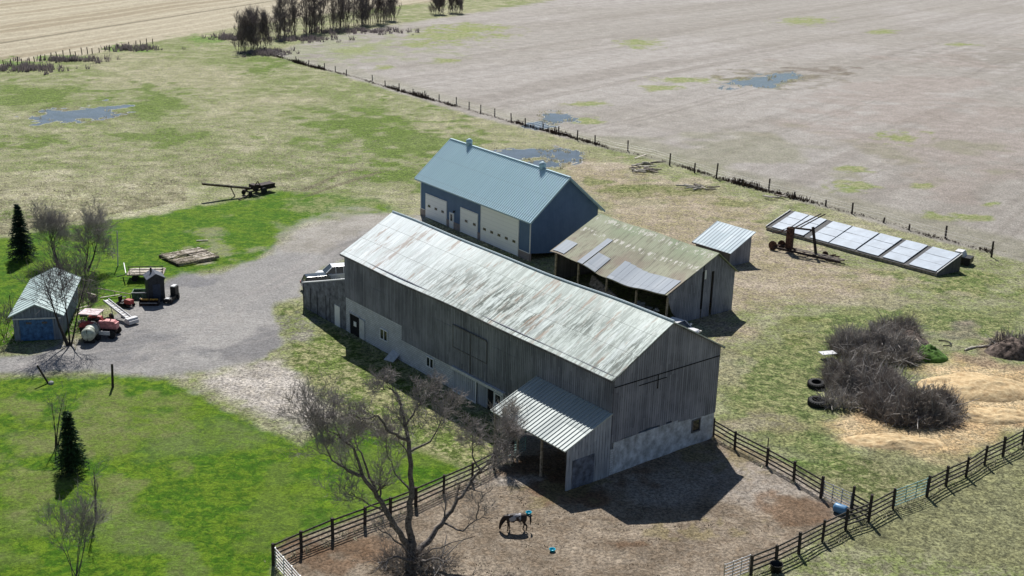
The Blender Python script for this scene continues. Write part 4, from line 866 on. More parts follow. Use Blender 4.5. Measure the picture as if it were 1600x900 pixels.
wp = []
for line, st_, n_, wd in (([(541, 521), (700, 606), (790, 655)], .25, 1, .4), ([(427, 882), (520, 842), (650, 790), (738, 752), (800, 718)], .22, 2, .35), ([(1114, 684), (1198, 730), (1330, 800)], .3, 1, .35), ([(1173, 902), (1357, 817), (1597, 699), (1660, 669)], .25, 2, .4), ([(1085, 494), (1142, 485)], .3, 2, .4), ([(657, 345), (828, 410)], .4, 1, .3), ([(10, 545), (22, 535), (45, 470)], .2, 3, .6), ([(110, 545), (128, 500), (120, 450)], .2, 3, .6)):
    for p in poly_walk(line, st_):
        for _ in range(n_): wp.append((p+Vector((rng.gauss(0, wd), rng.gauss(0, wd), 0)), rng.uniform(.3, 1.1)))
tufts('weeds', 'dry weeds along walls and fence lines around the barn', 'weeds', wp, .32, .18, 'straw', 5, 7)
wp = []
for _ in range(5000):
    px = rng.uniform(440, 1330); py = rng.uniform(700, 930)
    p = at(px, py)
    if px < 640 and py < 862-(px-430)*.38+12: continue
    if px > 1110 and (py < 684+(px-1110)*.52 or py > 800+(1357-px)*.45-4): continue
    if px < 1115 and px > 890 and py < 770-(px-890)*.38+14: continue
    if 640 < px < 830 and py < 790-(px-640)*.45+10: continue
    wp.append((p, rng.uniform(.3, 1)))
tufts('straw_litter', 'scattered straw bits and dung on the paddock dirt', 'litter', wp[::2], .07, .3, 'straw', 3, 9)
tufts('dung_litter', 'dark clods and dung trodden into the paddock', 'litter', wp[1::2], .09, .2, 'weed', 4, 10)
wp = []
for (cx, cy), (rx, ry) in PUD[:7]:
    for _ in range(26):
        a = rng.uniform(0, 6.28); k_ = rng.uniform(.75, 1.25); wp.append((at(cx+rx*k_*math.cos(a), cy+ry*k_*math.sin(a)), rng.uniform(.5, 1.2)))
tufts('reeds', 'dead grass standing in the edges of the puddles', 'reeds', wp, .35, .4, 'straw', 6, 11)
# ------------------------------------------------------------------ wire fence posts along the crop field
fp0 = at(445, 92); wf = thing('wire_fence', 'long post and wire fence between the pasture and the crop field', 'fence', fp0)
for px, py, hh in [(414, 83, 1.6), (463, 97, 1.5), (482, 102, 1.3), (507, 108, 1.5), (524, 112, 1.4), (541, 118, 1.5), (582, 126, 1.4), (602, 135, 1.4), (624, 141, 1.6), (646, 148, 1.3), (664, 153, 1.6), (686, 158, 1.5), (713, 164, 1.7), (733, 170, 1.5), (751, 176, 1.7), (773, 182, 1.7), (799, 190, 1.7), (821, 196, 1.5), (848, 203, 1.5), (873, 211, 1.7), (902, 219, 1.9), (930, 226, 1.8), (981, 236, 2.0), (1046, 258, 2.1), (1085, 270, 1.7), (1119, 279, 2.6), (1201, 298, 2.0), (1331, 334, 1.7), (1477, 372, 1.8), (1549, 402, 2.2), (1420, 360, .9), (1380, 348, .8), (1290, 322, 1.0), (1240, 310, 1.1), (1160, 290, 1.1)]:
    p = at(px, py)-fp0; b = MB(); b.tube([p+Vector((0, 0, -.3)), p+Vector((random.uniform(-.12, .12), random.uniform(-.1, .1), hh*.95))], [.14, .12], 6); b.build('post', M['darkpost'], wf)
for z in (.5, .95, 1.3):
    b = MB(); Wp = [at(*q)-fp0 for q in FF]
    b.tube([q+Vector((0, 0, z)) for q in Wp], .012, 3); b.build('wire', M['steelgate'], wf)
sf0 = at(10, 106); wf = thing('stub_fence', 'row of short dark stakes along the stubble field at upper left', 'fence', sf0)
for i in range(26):
    px = 8+i*9.2+random.uniform(-2, 2); py = 106-px*.158+random.uniform(-.8, .8); p = at(px, py)-sf0; b = MB(); b.tube([p+Vector((0, 0, -.2)), p+Vector((random.uniform(-.2, .2), 0, random.uniform(1.1, 1.9)))], .12, 5); b.build('stake', M['darkpost'], wf)

# ------------------------------------------------------------------ paddock rail fences
def rail_fence(label, pts, heights, rails=4, mt='railwood', top=1.5, pw=.17):
    P = [at(*p) for p in pts]; f = thing('rail_fence', label, 'fence', P[0])
    for i, p in enumerate(P):
        b = MB(); h = heights if not hasattr(heights, '__len__') else heights[i]; q = p-P[0]
        b.bar(q+Vector((0, 0, -.3)), q+Vector((random.uniform(-.05, .05), random.uniform(-.05, .05), h)), pw); b.build('post', M['darkpost'], f)
    for k in range(rails):
        z = top-.1-(top-.4)*k/(rails-1)
        for i in range(len(P)-1):
            a = P[i]-P[0]; c = P[i+1]-P[0]; b = MB(); b.bar(a+Vector((0, .1, z+random.uniform(-.04, .04))), c+Vector((0, .1, z+random.uniform(-.04, .04))), .04, .13); b.build('rail', M[mt], f)
    return f
rail_fence('dark four-rail fence running from the barn gable corner to the gates', [(1114, 682), (1148, 702), (1198, 728), (1240, 752), (1282, 778)], [1.7, 1.6, 1.6, 1.7, 1.8])
rail_fence('short dark rail fence piece right of the small pale gate', [(1330, 800), (1357, 815)], [2.1, 1.9])
rail_fence('dark rail fence left of the green gate along the near paddock edge', [(1357, 815), (1395, 795)], [2.2, 1.7])
rail_fence('long grey rail fence running down to the bottom edge beside the black tub', [(1173, 900), (1212, 884), (1248, 866), (1285, 846), (1321, 828), (1357, 815)], [1.6, 1.6, 1.7, 1.7, 1.7, 2.2])
rail_fence('grey four-rail fence from the green gate to the right edge', [(1448, 776), (1478, 760), (1509, 746), (1538, 727), (1567, 713), (1597, 697), (1628, 682), (1660, 667)], 1.75)
rail_fence('dark rail fence along the lawn from the corner to the bare tree', [(427, 882), (471, 862), (520, 842), (570, 823), (610, 808), (650, 792), (693, 786), (694, 773)][:6], 1.6)
rail_fence('dark rail fence between the bare tree and the barn lean-to', [(650, 792), (693, 772), (738, 752), (772, 734), (800, 718)], 1.6)
def gate(label, p0, p1, mt, h=1.35, bars=6, mid=2):
    P = at(*p0); Q = at(*p1); L_ = (Q-P).length; t = thing('gate', label, 'gate', P, math.atan2(Q.y-P.y, Q.x-P.x))
    for k in range(bars): b = MB(); z = .2+(h-.2)*k/(bars-1); b.tube([(0.05, 0, z), (L_-.05, 0, z)], .035, 6); b.build('bar', M[mt], t)
    for k in range(mid+2): b = MB(); x = .05+(L_-.1)*k/(mid+1); b.tube([(x, 0.04, .15), (x, .04, h+.04)], .04, 6); b.build('upright', M[mt], t)
    return t
gate('green tubular gate in the near fence, right of the crossing posts', (1397, 794), (1447, 775), 'greengate', 1.5)
gate('pale tubular gate beside the blue barrel', (1284, 778), (1328, 798), 'steelgate', 1.4)
gate('pale tubular gate by the black tub at the bottom edge', (1130, 912), (1171, 896), 'steelgate', 1.4)
gate('grey tubular gate closing the near left corner of the paddock', (430, 886), (470, 932), 'steelgate', 1.45)
gate('faded green tubular gate leaning by the bare bush at the lean-to', (778, 728), (822, 706), 'greengate', 1.3)
b = MB(); b.lathe([(.33, 0), (.36, .1), (.36, .85), (.33, .95)], axis='X', n=16); o = one(b, 'barrel', M['bluebarrel'], 'blue plastic barrel lying at the foot of the pale gate', 'barrel', at(1304, 792, .36), R(-38), smooth=True)
b = MB(); b.lathe([(.34, 0), (.42, .55), (.46, .6), (.43, .6), (.36, .08), (.01, .07)], n=18); o = one(b, 'tub', M['black'], 'black round tub standing against the near rail fence', 'tub', at(1212, 893, -.02), 0, smooth=True)
for px, py, lb in ((863, 861, 'turquoise feed pan lying alone on the paddock dirt'), (826, 803, 'turquoise feed pan on the ground behind the horse\'s rump')):
    b = MB(); b.lathe([(.17, 0), (.21, .16), (.23, .17), (.2, .15), (.16, .04), (.01, .035)], n=16); one(b, 'feed_pan', M['turq'], lb, 'feed pan', at(px, py, 0.0), smooth=True)

# ------------------------------------------------------------------ posts and stakes
def stake(name, label, px, py, tip, r, mt, cat='post'):
    p = at(px, py); b = MB(); q = up(tip[0], tip[1], p.y+(tip[2] if len(tip) > 2 else 0))-p; b.tube([(0, 0, -.3), q], [r, r*.85], 8); return one(b, name, M[mt], label, cat, p)
stake('post', 'dark upright timber post on the lawn edge of the drive', 176, 605, (175, 569), .12, 'darkpost')
stake('post', 'dark leaning post with a pale base at the left end of the lawn edge', 78, 599, (58, 571), .10, 'darkpost')
stake('flag_pole', 'thin white pole beside the flat wagon', 184, 415, (183, 362), .07, 'offwhite', 'pole')
stake('post', 'thin dark post in front of the fence right of the barn', 1199, 708, (1201, 684), .05, 'darkpost')
stake('post', 'lone pale-topped stick at the left edge of the garage', 17, 496, (15, 461), .05, 'darkpost')
b = MB(); b.lathe([(.25, 0), (.22, .2), (.1, .28)], n=9); one(b, 'stone', M['concrete'], 'pale stone at the foot of the leaning post', 'stone', at(80, 600, -.03))
for i, px in enumerate((567, 578, 589, 599)):
    b = MB(); b.bar((0, 0, -.1), (0.02, 0, .5), .05); one(b, 'stake', M['straw'], ['leftmost', 'second from left', 'third from left', 'rightmost'][i]+' of four small pale stakes in the grass beside the barn shade', 'stake', at(px, 606-.0*i), group='small pale stakes in the grass')
b = MB(); b.bar((0, 0, 0.06), (1.6, 1.3, .9), 1.1, .08); one(b, 'board', M['offwhite'], 'pale board ramp leaning up to the barn foundation wall', 'board', at(607, 565, .02), R(20))
p = at(173, 393); f = thing('swing_frame', 'thin green A-frame of tubes standing by the bare trees', 'frame', p)
for x0, x1 in ((-.7, -.1), (.7, .1), (-.2, -.05)):
    b = MB(); b.tube([(x0, -.5, -.05), (x1, 0, 2.0)], .035, 5); b.build('leg', M['greengate'], f)
b = MB(); b.tube([(-.55, -.37, .5), (.55, -.37, .5)], .03, 5); b.build('crossbar', M['greengate'], f)

# ------------------------------------------------------------------ wheels and vehicles
def wheel(par, c, r, w_, name='wheel', mt='rubber', hub='chrome', lug=False):
    b = MB(); b.lathe([(r*.62, -w_/2), (r*.93, -w_/2), (r, -w_*.3), (r, w_*.3), (r*.93, w_/2), (r*.62, w_/2)], c, 'Y', 22)
    if lug:
        for k in range(18):
            a = 2*math.pi*k/18; b.box((c[0]+r*math.cos(a), c[1], c[2]+r*math.sin(a)), (.08, w_*.95, .06), M=Matrix.Rotation(-a, 3, 'Y') @ Matrix.Rotation(.3, 3, 'Z'))
    wl = b.build(name, M[mt], par); b = MB(); b.lathe([(.02, -w_*.3), (r*.6, -w_*.36), (r*.6, w_*.36), (.02, w_*.3)], c, 'Y', 16); b.build('rim', M[hub], wl); return wl
def car(label, loc, rz, paint, kind='suv'):
    t = thing('parked_car', label, 'car', loc, rz)
    if kind == 'suv': body = [(-2.3, .35), (-2.38, .8), (-2.3, 1.05), (2.15, .98), (2.32, .75), (2.28, .35)]; roof = [(-2.2, 1.03), (-1.95, 1.66), (-1.6, 1.76), (.35, 1.74), (1.1, 1.03)]
    elif kind == 'van': body = [(-2.4, .35), (-2.45, 1.1), (2.05, 1.1), (2.4, .85), (2.4, .35)]; roof = [(-2.4, 1.08), (-2.3, 1.75), (-2.0, 1.85), (.7, 1.82), (1.55, 1.08)]
    else: body = [(-2.2, .3), (-2.25, .75), (-2.1, .92), (2.05, .85), (2.25, .6), (2.2, .3)]; roof = [(-1.75, .9), (-1.15, 1.38), (-.8, 1.43), (.35, 1.42), (1.05, .88)]
    W_ = .92
    def loft(pr, w0, w1, zz0, zz1):
        b = MB(); n = len(pr); vs = []
        for sgn in (-1, 1):
            for x, z in pr: f = (z-zz0)/(zz1-zz0); vs.append((x, sgn*(w0+(w1-w0)*f), z))
        b.add(vs, [tuple(range(n)), tuple(range(2*n-1, n-1, -1))]+[(i, i+n, (i+1) % n+n, (i+1) % n) for i in range(n)]); return b
    bo = loft(body, W_, W_*.97, .3, 1.1).build('body', paint, t)
    md = bo.modifiers.new('b', 'BEVEL'); md.width = .09; md.segments = 3; md.limit_method = 'ANGLE'
    gb = loft(roof, W_*.94, W_*.76, roof[0][1], roof[2][1]); g_ = gb.build('glasshouse', M['glass'], t)
    x0 = roof[1][0]; x1 = roof[3][0]; zt = roof[2][1]; b = MB(); b.bx(x0, x1, -W_*.74, W_*.74, zt-.09, zt+.02)
    rf_ = b.build('roof', paint, t); md = rf_.modifiers.new('b', 'BEVEL'); md.width = .05; md.segments = 3
    for s in (-1, 1):
        for (ax, az), (bx_, bz) in ((roof[0], roof[1]), (roof[3], roof[4])):
            b = MB(); b.bar((ax, s*W_*(.93 if az < bz else .77), az), (bx_, s*W_*(.77 if az < bz else .93), bz), .09, .07); b.build('pillar', paint, t)
        for xx in (-.6, .3): b = MB(); b.bar((xx, s*W_*.945, body[2][1]), (xx, s*W_*.775, zt-.05), .08, .05); b.build('pillar', paint, t)
        for xx in (-1.45, 1.45): wheel(t, (xx, s*W_*.9, .35), .35, .24)
        b = MB(); b.bx(2.2, 2.36, s*.78-.13, s*.78+.13, .66, .8); b.build('headlight', M['lamp'], t)
        b = MB(); b.bx(-2.41, -2.28, s*.78-.1, s*.78+.1, .75, .98); b.build('tail_light', M['red'], t)
        b = MB(); b.bx(.85, 1.0, s*1.02-.1, s*1.02+.1, 1.0, 1.16); b.build('mirror', paint, t)
    b = MB(); b.bx(2.26, 2.38, -.6, .6, .5, .68); b.build('grille', M['black'], t)
    return t
car('dark grey sport utility car parked behind the retaining wall', at(505, 452), R(22), M['suv'], 'suv')
car('white van parked against the left end of the barn', at(527, 438), R(200), M['carwhite'], 'van')
car('pale silver car parked behind the right end of the barn roof', at(1058, 522), R(-42), M['carwhite'], 'sedan')

# red tractor with flat canopy
t = thing('tractor', 'faded red tractor with flat bleached canopy parked beside the pale tank', 'tractor', at(160, 524), R(-4))
for s in (-1, 1): wheel(t, (-1.0, s*.95, .78), .78, .42, hub='offwhite', lug=True); wheel(t, (1.25, s*.75, .42), .42, .24, hub='offwhite')
b = MB(); b.bx(-.3, 1.65, -.36, .36, .85, 1.45); b.prism([(.2, 1.45), (1.5, 1.45), (1.35, 1.62), (.4, 1.66)], -.34, .34); b.build('hood', M['pinkred'], t)
b = MB(); b.bx(-1.4, 1.5, -.3, .3, .45, .85); b.bx(-.5, .7, .38, .6, .6, 1.2); b.build('engine_block', M['darkrust'], t)
for s in (-1, 1): b = MB(); b.prism([(-1.8, 1.2), (-1.6, 1.65), (-1.0, 1.78), (-.4, 1.62), (-.15, 1.2)], s*.98-.22, s*.98+.22); b.build('fender', M['red'], t)
b = MB(); b.bx(-1.9, .05, -.85, .85, 2.35, 2.45); b.build('canopy', mat('bleached_canopy', (.62, .5, .52), .6, var=.3), t)
for x in (-1.7, -.1):
    for s in (-1, 1): b = MB(); b.tube([(x, s*.7, 1.2), (x, s*.7, 2.36)], .035, 5); b.build('canopy_post', M['black'], t)
b = MB(); b.bx(-1.2, -.7, -.25, .25, 1.25, 1.35); b.bx(-1.28, -1.15, -.25, .25, 1.3, 1.75); b.build('seat', M['black'], t)
b = MB(); b.tube([(.9, .2, 1.5), (.9, .2, 2.2)], .05, 8); b.build('exhaust', M['rust'], t)
b = MB(); b.lathe([(.19, 0), (.22, .02), (.19, .04)], (-.4, 0, 1.65), n=14); b.build('steering_wheel', M['black'], t)
b = MB(); b.bx(.1, 1.2, -1.05, -.98, .45, .85); b.build('side_plate', M['offwhite'], t)
# pale round tank on a cradle
t = thing('tank', 'pale green round-ended tank lying on a dark cradle beside the garage', 'tank', at(139, 537), R(3))
b = MB(); prof = [(.02, -1.35), (.35, -1.3), (.58, -1.15), (.66, -.95), (.66, .95), (.58, 1.15), (.02, 1.3)]; b.lathe(prof, (0, .9, .95), 'Y', 26); tk = b.build('body', M['tank'], t, True)
for y in (.3, 1.5): b = MB(); b.lathe([(.675, y-.03), (.69, y), (.675, y+.03)], (0, 0, .95), 'Y', 26); b.build('band', M['darkrust'], tk)
b = MB(); b.bx(-.02, .02, -.42, -.36, .35, 1.55); b.build('seam', M['darkrust'], tk)
for y in (.2, 1.6): b = MB(); b.bx(-.5, .5, y-.1, y+.1, 0, .5); b.build('cradle', M['black'], t)
for s in (-1, 1): wheel(t, (s*.62, .9, .3), .3, .0+.2)
# white elevator / rake frame
t = thing('hay_elevator', 'white slanted conveyor frame lying behind the red tractor', 'conveyor', at(203, 505), R(140))
for s in (-1, 1): b = MB(); b.bar((0, s*.3, .5), (4.2, s*.3, 1.5), .06, .2); b.build('side_rail', M['offwhite'], t)
b = MB(); b.bar((0, 0, .48), (4.2, 0, 1.46), .55, .03); b.build('bed', M['offwhite'], t)
for k in range(8): b = MB(); b.bar((.2+k*.5, -.3, .62+k*.12), (.2+k*.5, .3, .62+k*.12), .05); b.build('slat', M['oldplank'], t)
b = MB(); b.bx(-.8, .1, -.55, .55, .15, .5); b.bx(-.6, -.1, -.6, .6, .5, .7); b.build('hopper', M['offwhite'], t)
for s in (-1, 1): wheel(t, (2.2, s*.7, .35), .35, .18); b = MB(); b.bar((2.2, s*.5, .35), (2.9, s*.3, 1.15), .06); b.build('strut', M['steelgate'], t)
# yard clutter between the garage bushes and the tractor
for i, (px, py, lb, dims, mt_, cat_) in enumerate([(131, 492, 'white crate on the ground left of the tractor canopy', (.7, .5, .45), 'offwhite', 'crate'), (128, 508, 'pale crate between the garage wall bush and the tank', (.6, .6, .4), 'palewoodlog', 'crate'), (147, 470, 'brown crate behind the tractor canopy', (.6, .5, .5), 'oldplank', 'crate')]):
    t = thing('crate', lb, cat_, at(px, py), R(20+i*25)); dx, dy, dz = dims
    b = MB(); b.bx(-dx/2, dx/2, -dy/2, dy/2, 0, .05); b.build('base', M[mt_], t)
    for sx, sy, w1, w2 in ((0, -1, dx, .04), (0, 1, dx, .04), (-1, 0, .04, dy-.08), (1, 0, .04, dy-.08)):
        b = MB(); b.box((sx*(dx/2-.02), sy*(dy/2-.02), dz/2+.05), (w1, w2, dz-.004)); b.build('side', M[mt_], t)
for px, py, rz_, lb in ((126, 484, 20, 'bleached plank lying by the bushes behind the crates'), (142, 462, -50, 'bleached plank lying across the grass behind the tractor'), (172, 466, 10, 'bleached plank lying between the low rail and the mower')):
    b = MB(); b.bar((-1, 0, .1), (1, .1, .35), .18, .05); one(b, 'plank', M['palewoodlog'], lb, 'plank', at(px, py), R(rz_))
# riding mower
t = thing('riding_mower', 'red and black riding mower standing on the gravel', 'mower', at(196, 478), R(-25))
b = MB(); b.bx(.1, .95, -.3, .3, .35, .75); b.bx(.2, .9, -.26, .26, .75, .82); b.build('hood', M['red'], t)
b = MB(); b.bx(-.75, .15, -.5, .5, .22, .42); b.bx(-.6, .5, -.6, .6, .12, .2); b.build('deck', M['black'], t)
b = MB(); b.bx(-.6, -.15, -.24, .24, .42, .55); b.bx(-.7, -.58, -.24, .24, .45, 1.0); b.build('seat', M['black'], t)
b = MB(); b.tube([(.15, 0, .7), (-.02, 0, 1.0)], .03, 5); b.lathe([(.17, 0), (.19, .02), (.17, .04)], (-.03, 0, 1.0), n=12); b.build('steering_wheel', M['black'], t)
for s in (-1, 1): wheel(t, (-.5, s*.48, .26), .26, .22); wheel(t, (.75, s*.42, .19), .19, .16)
# yellow box scraper
t = thing('box_scraper', 'yellow and black box scraper implement in front of the dark hut', 'scraper', at(218, 478), R(4))
b = MB(); b.bx(0, 1.95, .6, .68, .12, .62); b.bx(0, 1.95, 0.0, .06, .0, .28); b.build('blade', M['darkrust'], t)
for x0 in (.08, 1.03): b = MB(); b.bx(x0, x0+.84, .3, .5, .55, .66); b.build('top_beam', M['yellow'], t)
for x in (0, 1.95): b = MB(); b.prism([(0, 0), (.75, 0), (.75, .68), (.3, .68), (0, .3)], x-.04, x+.04, 'X'); b.build('side_plate', M['black'], t)
b = MB(); b.bar((.98, .4, .6), (.98, -.1, .1), .08); b.build('hitch', M['black'], t)
b = MB(); b.bx(.1, 1.85, .02, .05, .28, .33); b.build('edge_strip', M['offwhite'], t)
b = MB(); b.bar((0, 0, 0), (.35, .3, 2.3), .1, .06); one(b, 'board', M['white'], 'narrow white board leaning against the dark hut', 'board', at(243, 470, .02))
# dark hut
t = thing('hut', 'narrow charcoal hut with gabled roof and chimney stub on the gravel edge', 'hut', at(246, 472), R(28))
b = MB(); b.bx(-.85, .85, 0, 1.7, -.05, 2.7); b.prism([(-.85, 2.7), (.85, 2.7), (0, 3.15)], 0, 1.7); b.build('wall', M['charcoal'], t)
for s in (-1, 1): b = MB(); b.sheet([[(s*1.0, y, 2.66), (0, y, 3.22)] for y in (-.18, 1.88)], .06); b.build('roof', mat('dark_slate_sheet', (.10, .11, .14), .5, var=.2), t)
b = MB(); b.bx(-.4, .4, -.04, 0, .05, 2.0); b.build('door', mat('blue_black_door', (.03, .045, .08), .6), t)
b = MB(); b.lathe([(.1, 2.9), (.1, 3.6), (.13, 3.62)], (-.25, 1.1, 0), n=10); b.build('chimney', M['black'], t)
# green trough
t = thing('wagon_box', 'low mossy green open box standing between the hut and the mower', 'box', at(206, 468), R(8))
b = MB(); b.bx(0, 2.6, 0, .08, 0.0, .75); b.bx(0, 2.6, 1.3, 1.38, 0, .75); b.bx(0, .08, .08, 1.3, 0, .75); b.bx(2.52, 2.6, .08, 1.3, 0, .75); b.build('side', M['greenbox'], t)
b = MB(); b.bx(.08, 2.52, .08, 1.3, .3, .45); b.build('load', mat('mossy_load', (.10, .16, .07), .95, var=.8, scale=6, bump=.9, dist=.1), t)
b = MB(); b.bx(-.05, 2.65, -.05, .0, .7, .8); b.build('rim', M['offwhite'], t)
# black upright machine
t = thing('machine', 'tall narrow black machine with pale top right of the hut', 'machine', at(263, 474), R(80))
b = MB(); b.bx(-.35, 2.1, -.32, .32, .2, .55); b.build('frame', M['black'], t)
b = MB(); b.bx(1.2, 2.0, -.3, .3, .55, 1.45); b.build('housing', M['black'], t)
b = MB(); b.bx(1.15, 1.9, -.22, .22, 1.45, 1.55); b.build('top_cover', M['offwhite'], t)
b = MB(); b.bx(-.3, .1, -.2, .2, .55, .62); b.build('front_plate', M['offwhite'], t)
for x in (.0, 1.6):
    for s in (-1, 1): wheel(t, (x, s*.4, .25), .25, .14, hub='black')
# flat wagon
t = thing('flat_wagon', 'flat deck wagon with railed sides and pale planks on the lawn edge', 'wagon', at(203, 441), R(9))
b = MB(); b.bx(-.3, 3.7, 0, 2.4, .75, .87); b.build('deck', M['oldplank'], t)
for i in range(8): b = MB(); b.bx(-.25+random.random()*.4, 3.2+random.random()*.4, .15+i*.28, .36+i*.28, .875, .93); b.build('plank', M['palewoodlog'], t)
for i, y in enumerate((0.02, 2.38)):
    if i == 0:
        for x in (0, 1.15, 2.3, 3.6): b = MB(); b.bar((x, y, .8), (x, y, 1.85), .06); b.build('rail_post', M['black'], t)
        for z in (1.1, 1.45, 1.8): b = MB(); b.bar((-.1, y, z), (3.7, y, z), .05, .08); b.build('rail', M['railwood'], t)
b = MB(); b.bar((-.35, -.1, 1.0), (-1.0, 3.0, 1.25), .08, .3); b.build('side_board', M['white'], t)
for x in (.5, 3.0):
    for y in (.3, 2.1): wheel(t, (x, y, .35), .35, .2, hub='darkrust')
b = MB(); b.bar((-.3, 1.2, .6), (-1.6, 1.2, .3), .08); b.build('tongue', M['black'], t)
# tracks and low rail by the mower
b = MB(); b.bar((0, 0, .5), (4.2, -1.6, .45), .07); b.bar((0, 0, -.05), (0, 0, .5), .08); b.bar((2.2, -.84, -.05), (2.2, -.84, .5), .08); b.bar((4.1, -1.56, -.05), (4.1, -1.56, .5), .08)
one(b, 'low_rail', M['oldplank'], 'low weathered rail running from the bushes towards the mower', 'rail', at(152, 457))

# rusty hay loader at the meadow edge: long raised boom on a wheeled frame
t = thing('hay_loader', 'dark rusty loader with long raised boom at the edge of the meadow', 'loader', at(395, 304), math.atan2((at(430, 296)-at(370, 308)).y, (at(430, 296)-at(370, 308)).x))
b = MB(); b.bx(-1.2, 3.6, -.8, -.65, .6, .8); b.bx(-1.2, 3.6, .65, .8, .6, .8); b.bx(3.3, 3.6, -.65, .65, .6, .8); b.bx(-1.2, -1, -.65, .65, .6, .8); b.build('chassis', M['darkrust'], t)
b = MB(); b.bx(1.0, 3.5, -.7, .7, .8, 1.3); b.bx(-.2, .6, -.6, .6, .8, 1.5); b.build('housing', M['darkrust'], t)
for s in (-1, 1): wheel(t, (1.3, s*.95, .5), .5, .24, hub='offwhite'); wheel(t, (-1.0, s*.8, .36), .36, .16, hub='darkrust')
b = MB(); b.bar((-.4, -.6, 1.0), (.5, -.6, 2.0), .1); b.bar((.5, -.6, 2.0), (1.0, -.6, 1.2), .1); b.build('lever', M['rust'], t)
b = MB(); b.bar((-.5, 0, 1.0), (-7.0, 2.1, 2.3), .45, .22); b.build('boom', M['rust'], t)
b = MB(); b.bar((-.5, -.25, 1.13), (-7.0, 1.85, 2.43), .06, .1); b.bar((-.5, .25, 1.13), (-7.0, 2.35, 2.43), .06, .1); b.build('boom_edge', M['oldplank'], t)
b = MB(); b.bar((-2.6, .7, .1), (-3.2, .85, 1.5), .1); b.bar((-2.4, 1.0, .0), (-3.2, .85, 1.5), .1); b.build('prop', M['darkrust'], t)
b = MB(); b.bar((-3.6, -1.5, .15), (-.6, -.4, .25), .16); b.build('loose_beam', M['darkrust'], t)
# plank platform with straw
ph_ = math.atan2((at(345, 403)-at(278, 416)).y, (at(345, 403)-at(278, 416)).x); o0 = at(280, 416)
t = thing('plank_platform', 'low platform of weathered planks covered in straw on the lawn', 'platform', o0, ph_)
for i in range(14):
    for half in (0, 1):
        x0 = half*2.55+random.uniform(-.08, .08)-.9*i/14*.0; b = MB(); y = .05+i*.33
        if random.random() < .06: continue
        b.box((x0+1.2, y, .34+random.uniform(-.02, .05)), (2.5, .28, .07), random.uniform(-.02, .02)); b.build('plank', M['oldplank'] if random.random() < .6 else M['palewoodlog'], t)
b = MB(); b.bar((-.15, -.15, .22), (5.1, -.15, .26), .16, .3); b.build('edge_beam', M['timber'], t)
b = MB(); b.bar((-.15, -.1, .2), (-.2, 4.6, .2), .16, .3); b.build('edge_beam', M['darkpost'], t)
b = MB(); b.bar((1.2, 2.6, .45), (5.0, 2.5, .45), .12, .14); b.build('centre_beam', M['timber'], t)
rng = random.Random(4); b = MB()
for _ in range(260):
    p = Vector((rng.uniform(-.4, 5.2), rng.uniform(-.3, 4.6), .4)); a = rng.uniform(0, 6.28); l_ = rng.uniform(.2, .8); b.bar(p, p+Vector((math.cos(a)*l_, math.sin(a)*l_, rng.uniform(0, .12))), .03, .03)
b.build('straw_cover', M['straw'], t)['kind'] = 'stuff'
b = MB(); b.bar((0, 0, .08), (1.4, .3, .1), .16, .1); one(b, 'board', M['palewoodlog'], 'single pale board lying on the grass behind the plank platform', 'board', at(307, 377))

# derelict rusty machine by the panel shelter
t = thing('derelict_machine', 'derelict rusty frame with two posts and a crossbeam before the panel shelter', 'machine', at(1232, 394), R(-38)); t.scale = (1.18, 1.18, 1.25)
b = MB(); b.bx(-.35, .35, -.25, .25, .3, 2.6); b.build('column', M['rust'], t)
b = MB(); b.bar((3.2, -.1, .3), (2.3, .4, 3.0), .22); b.build('column', M['darkrust'], t)
b = MB(); b.bar((-.1, 0, 2.6), (2.4, .3, 2.7), .18, .16); b.bar((-.1, .2, 2.0), (1.6, .1, 1.9), .1); b.build('crossbeam', M['darkrust'], t)
b = MB(); b.bar((.2, .1, 2.5), (2.2, 2.4, 4.0), .1); b.bar((.9, .4, 2.7), (2.6, 2.6, 4.0), .09); b.build('arm', M['darkrust'], t)
b = MB(); b.bar((-.1, 0, 2.3), (-2.0, -.2, 1.7), .08); b.bar((-.1, 0, 2.6), (-1.4, .9, 1.9), .07); b.build('arm', M['rust'], t)
for s in (-.55, .45): b = MB(); b.bar((-1.6, s, .35), (6.2, s-.1, .3), .14, .2); b.build('frame_rail', M['darkrust'], t)
for k in range(7): b = MB(); b.bar((-1.4+k*1.1, -.6, .4), (-1.2+k*1.1, .5, .4), .1); b.build('cross_member', M['rust'], t)
for k in range(3): b = MB(); b.bar((1.0, -.3+.3*k, .5), (6.0+.3*k, -.5+.35*k, .42), .12, .05); b.build('plank', M['oldplank'], t)
wheel(t, (-1.7, -.4, .45), .5, .12, hub='rust', mt='rust'); wheel(t, (-1.2, .7, .45), .45, .12, hub='rust', mt='rust'); wheel(t, (3.8, .9, .3), .35, .12, hub='rust', mt='rust')
b = MB(); rng = random.Random(9)
for k in range(8): b.bar((5.0+rng.random()-1, rng.uniform(-.3, 1.0), .1), (6+rng.random(), rng.uniform(-.3, 1.6), rng.uniform(.2, .7)), .08)
one(b, 'scrap_iron', M['rust'], 'low tangle of rusty iron bars at the right end of the derelict machine', 'scrap', at(1232, 392), R(-38))
t = thing('old_pickup', 'dark machine with pale hood half hidden behind the right end of the panel shelter', 'machine', at(1506, 412), R(-35))
b = MB(); b.bx(-1.6, .9, -.8, .8, .35, 1.0); b.build('body', M['black'], t)
b = MB(); b.prism([(-1.3, 1.0), (.1, 1.0), (-.2, 1.6), (-1.1, 1.6)], -.7, .7); b.build('hood', M['offwhite'], t)
for x in (-1.1, .5):
    for s in (-1, 1): wheel(t, (x, s*.8, .35), .35, .2)

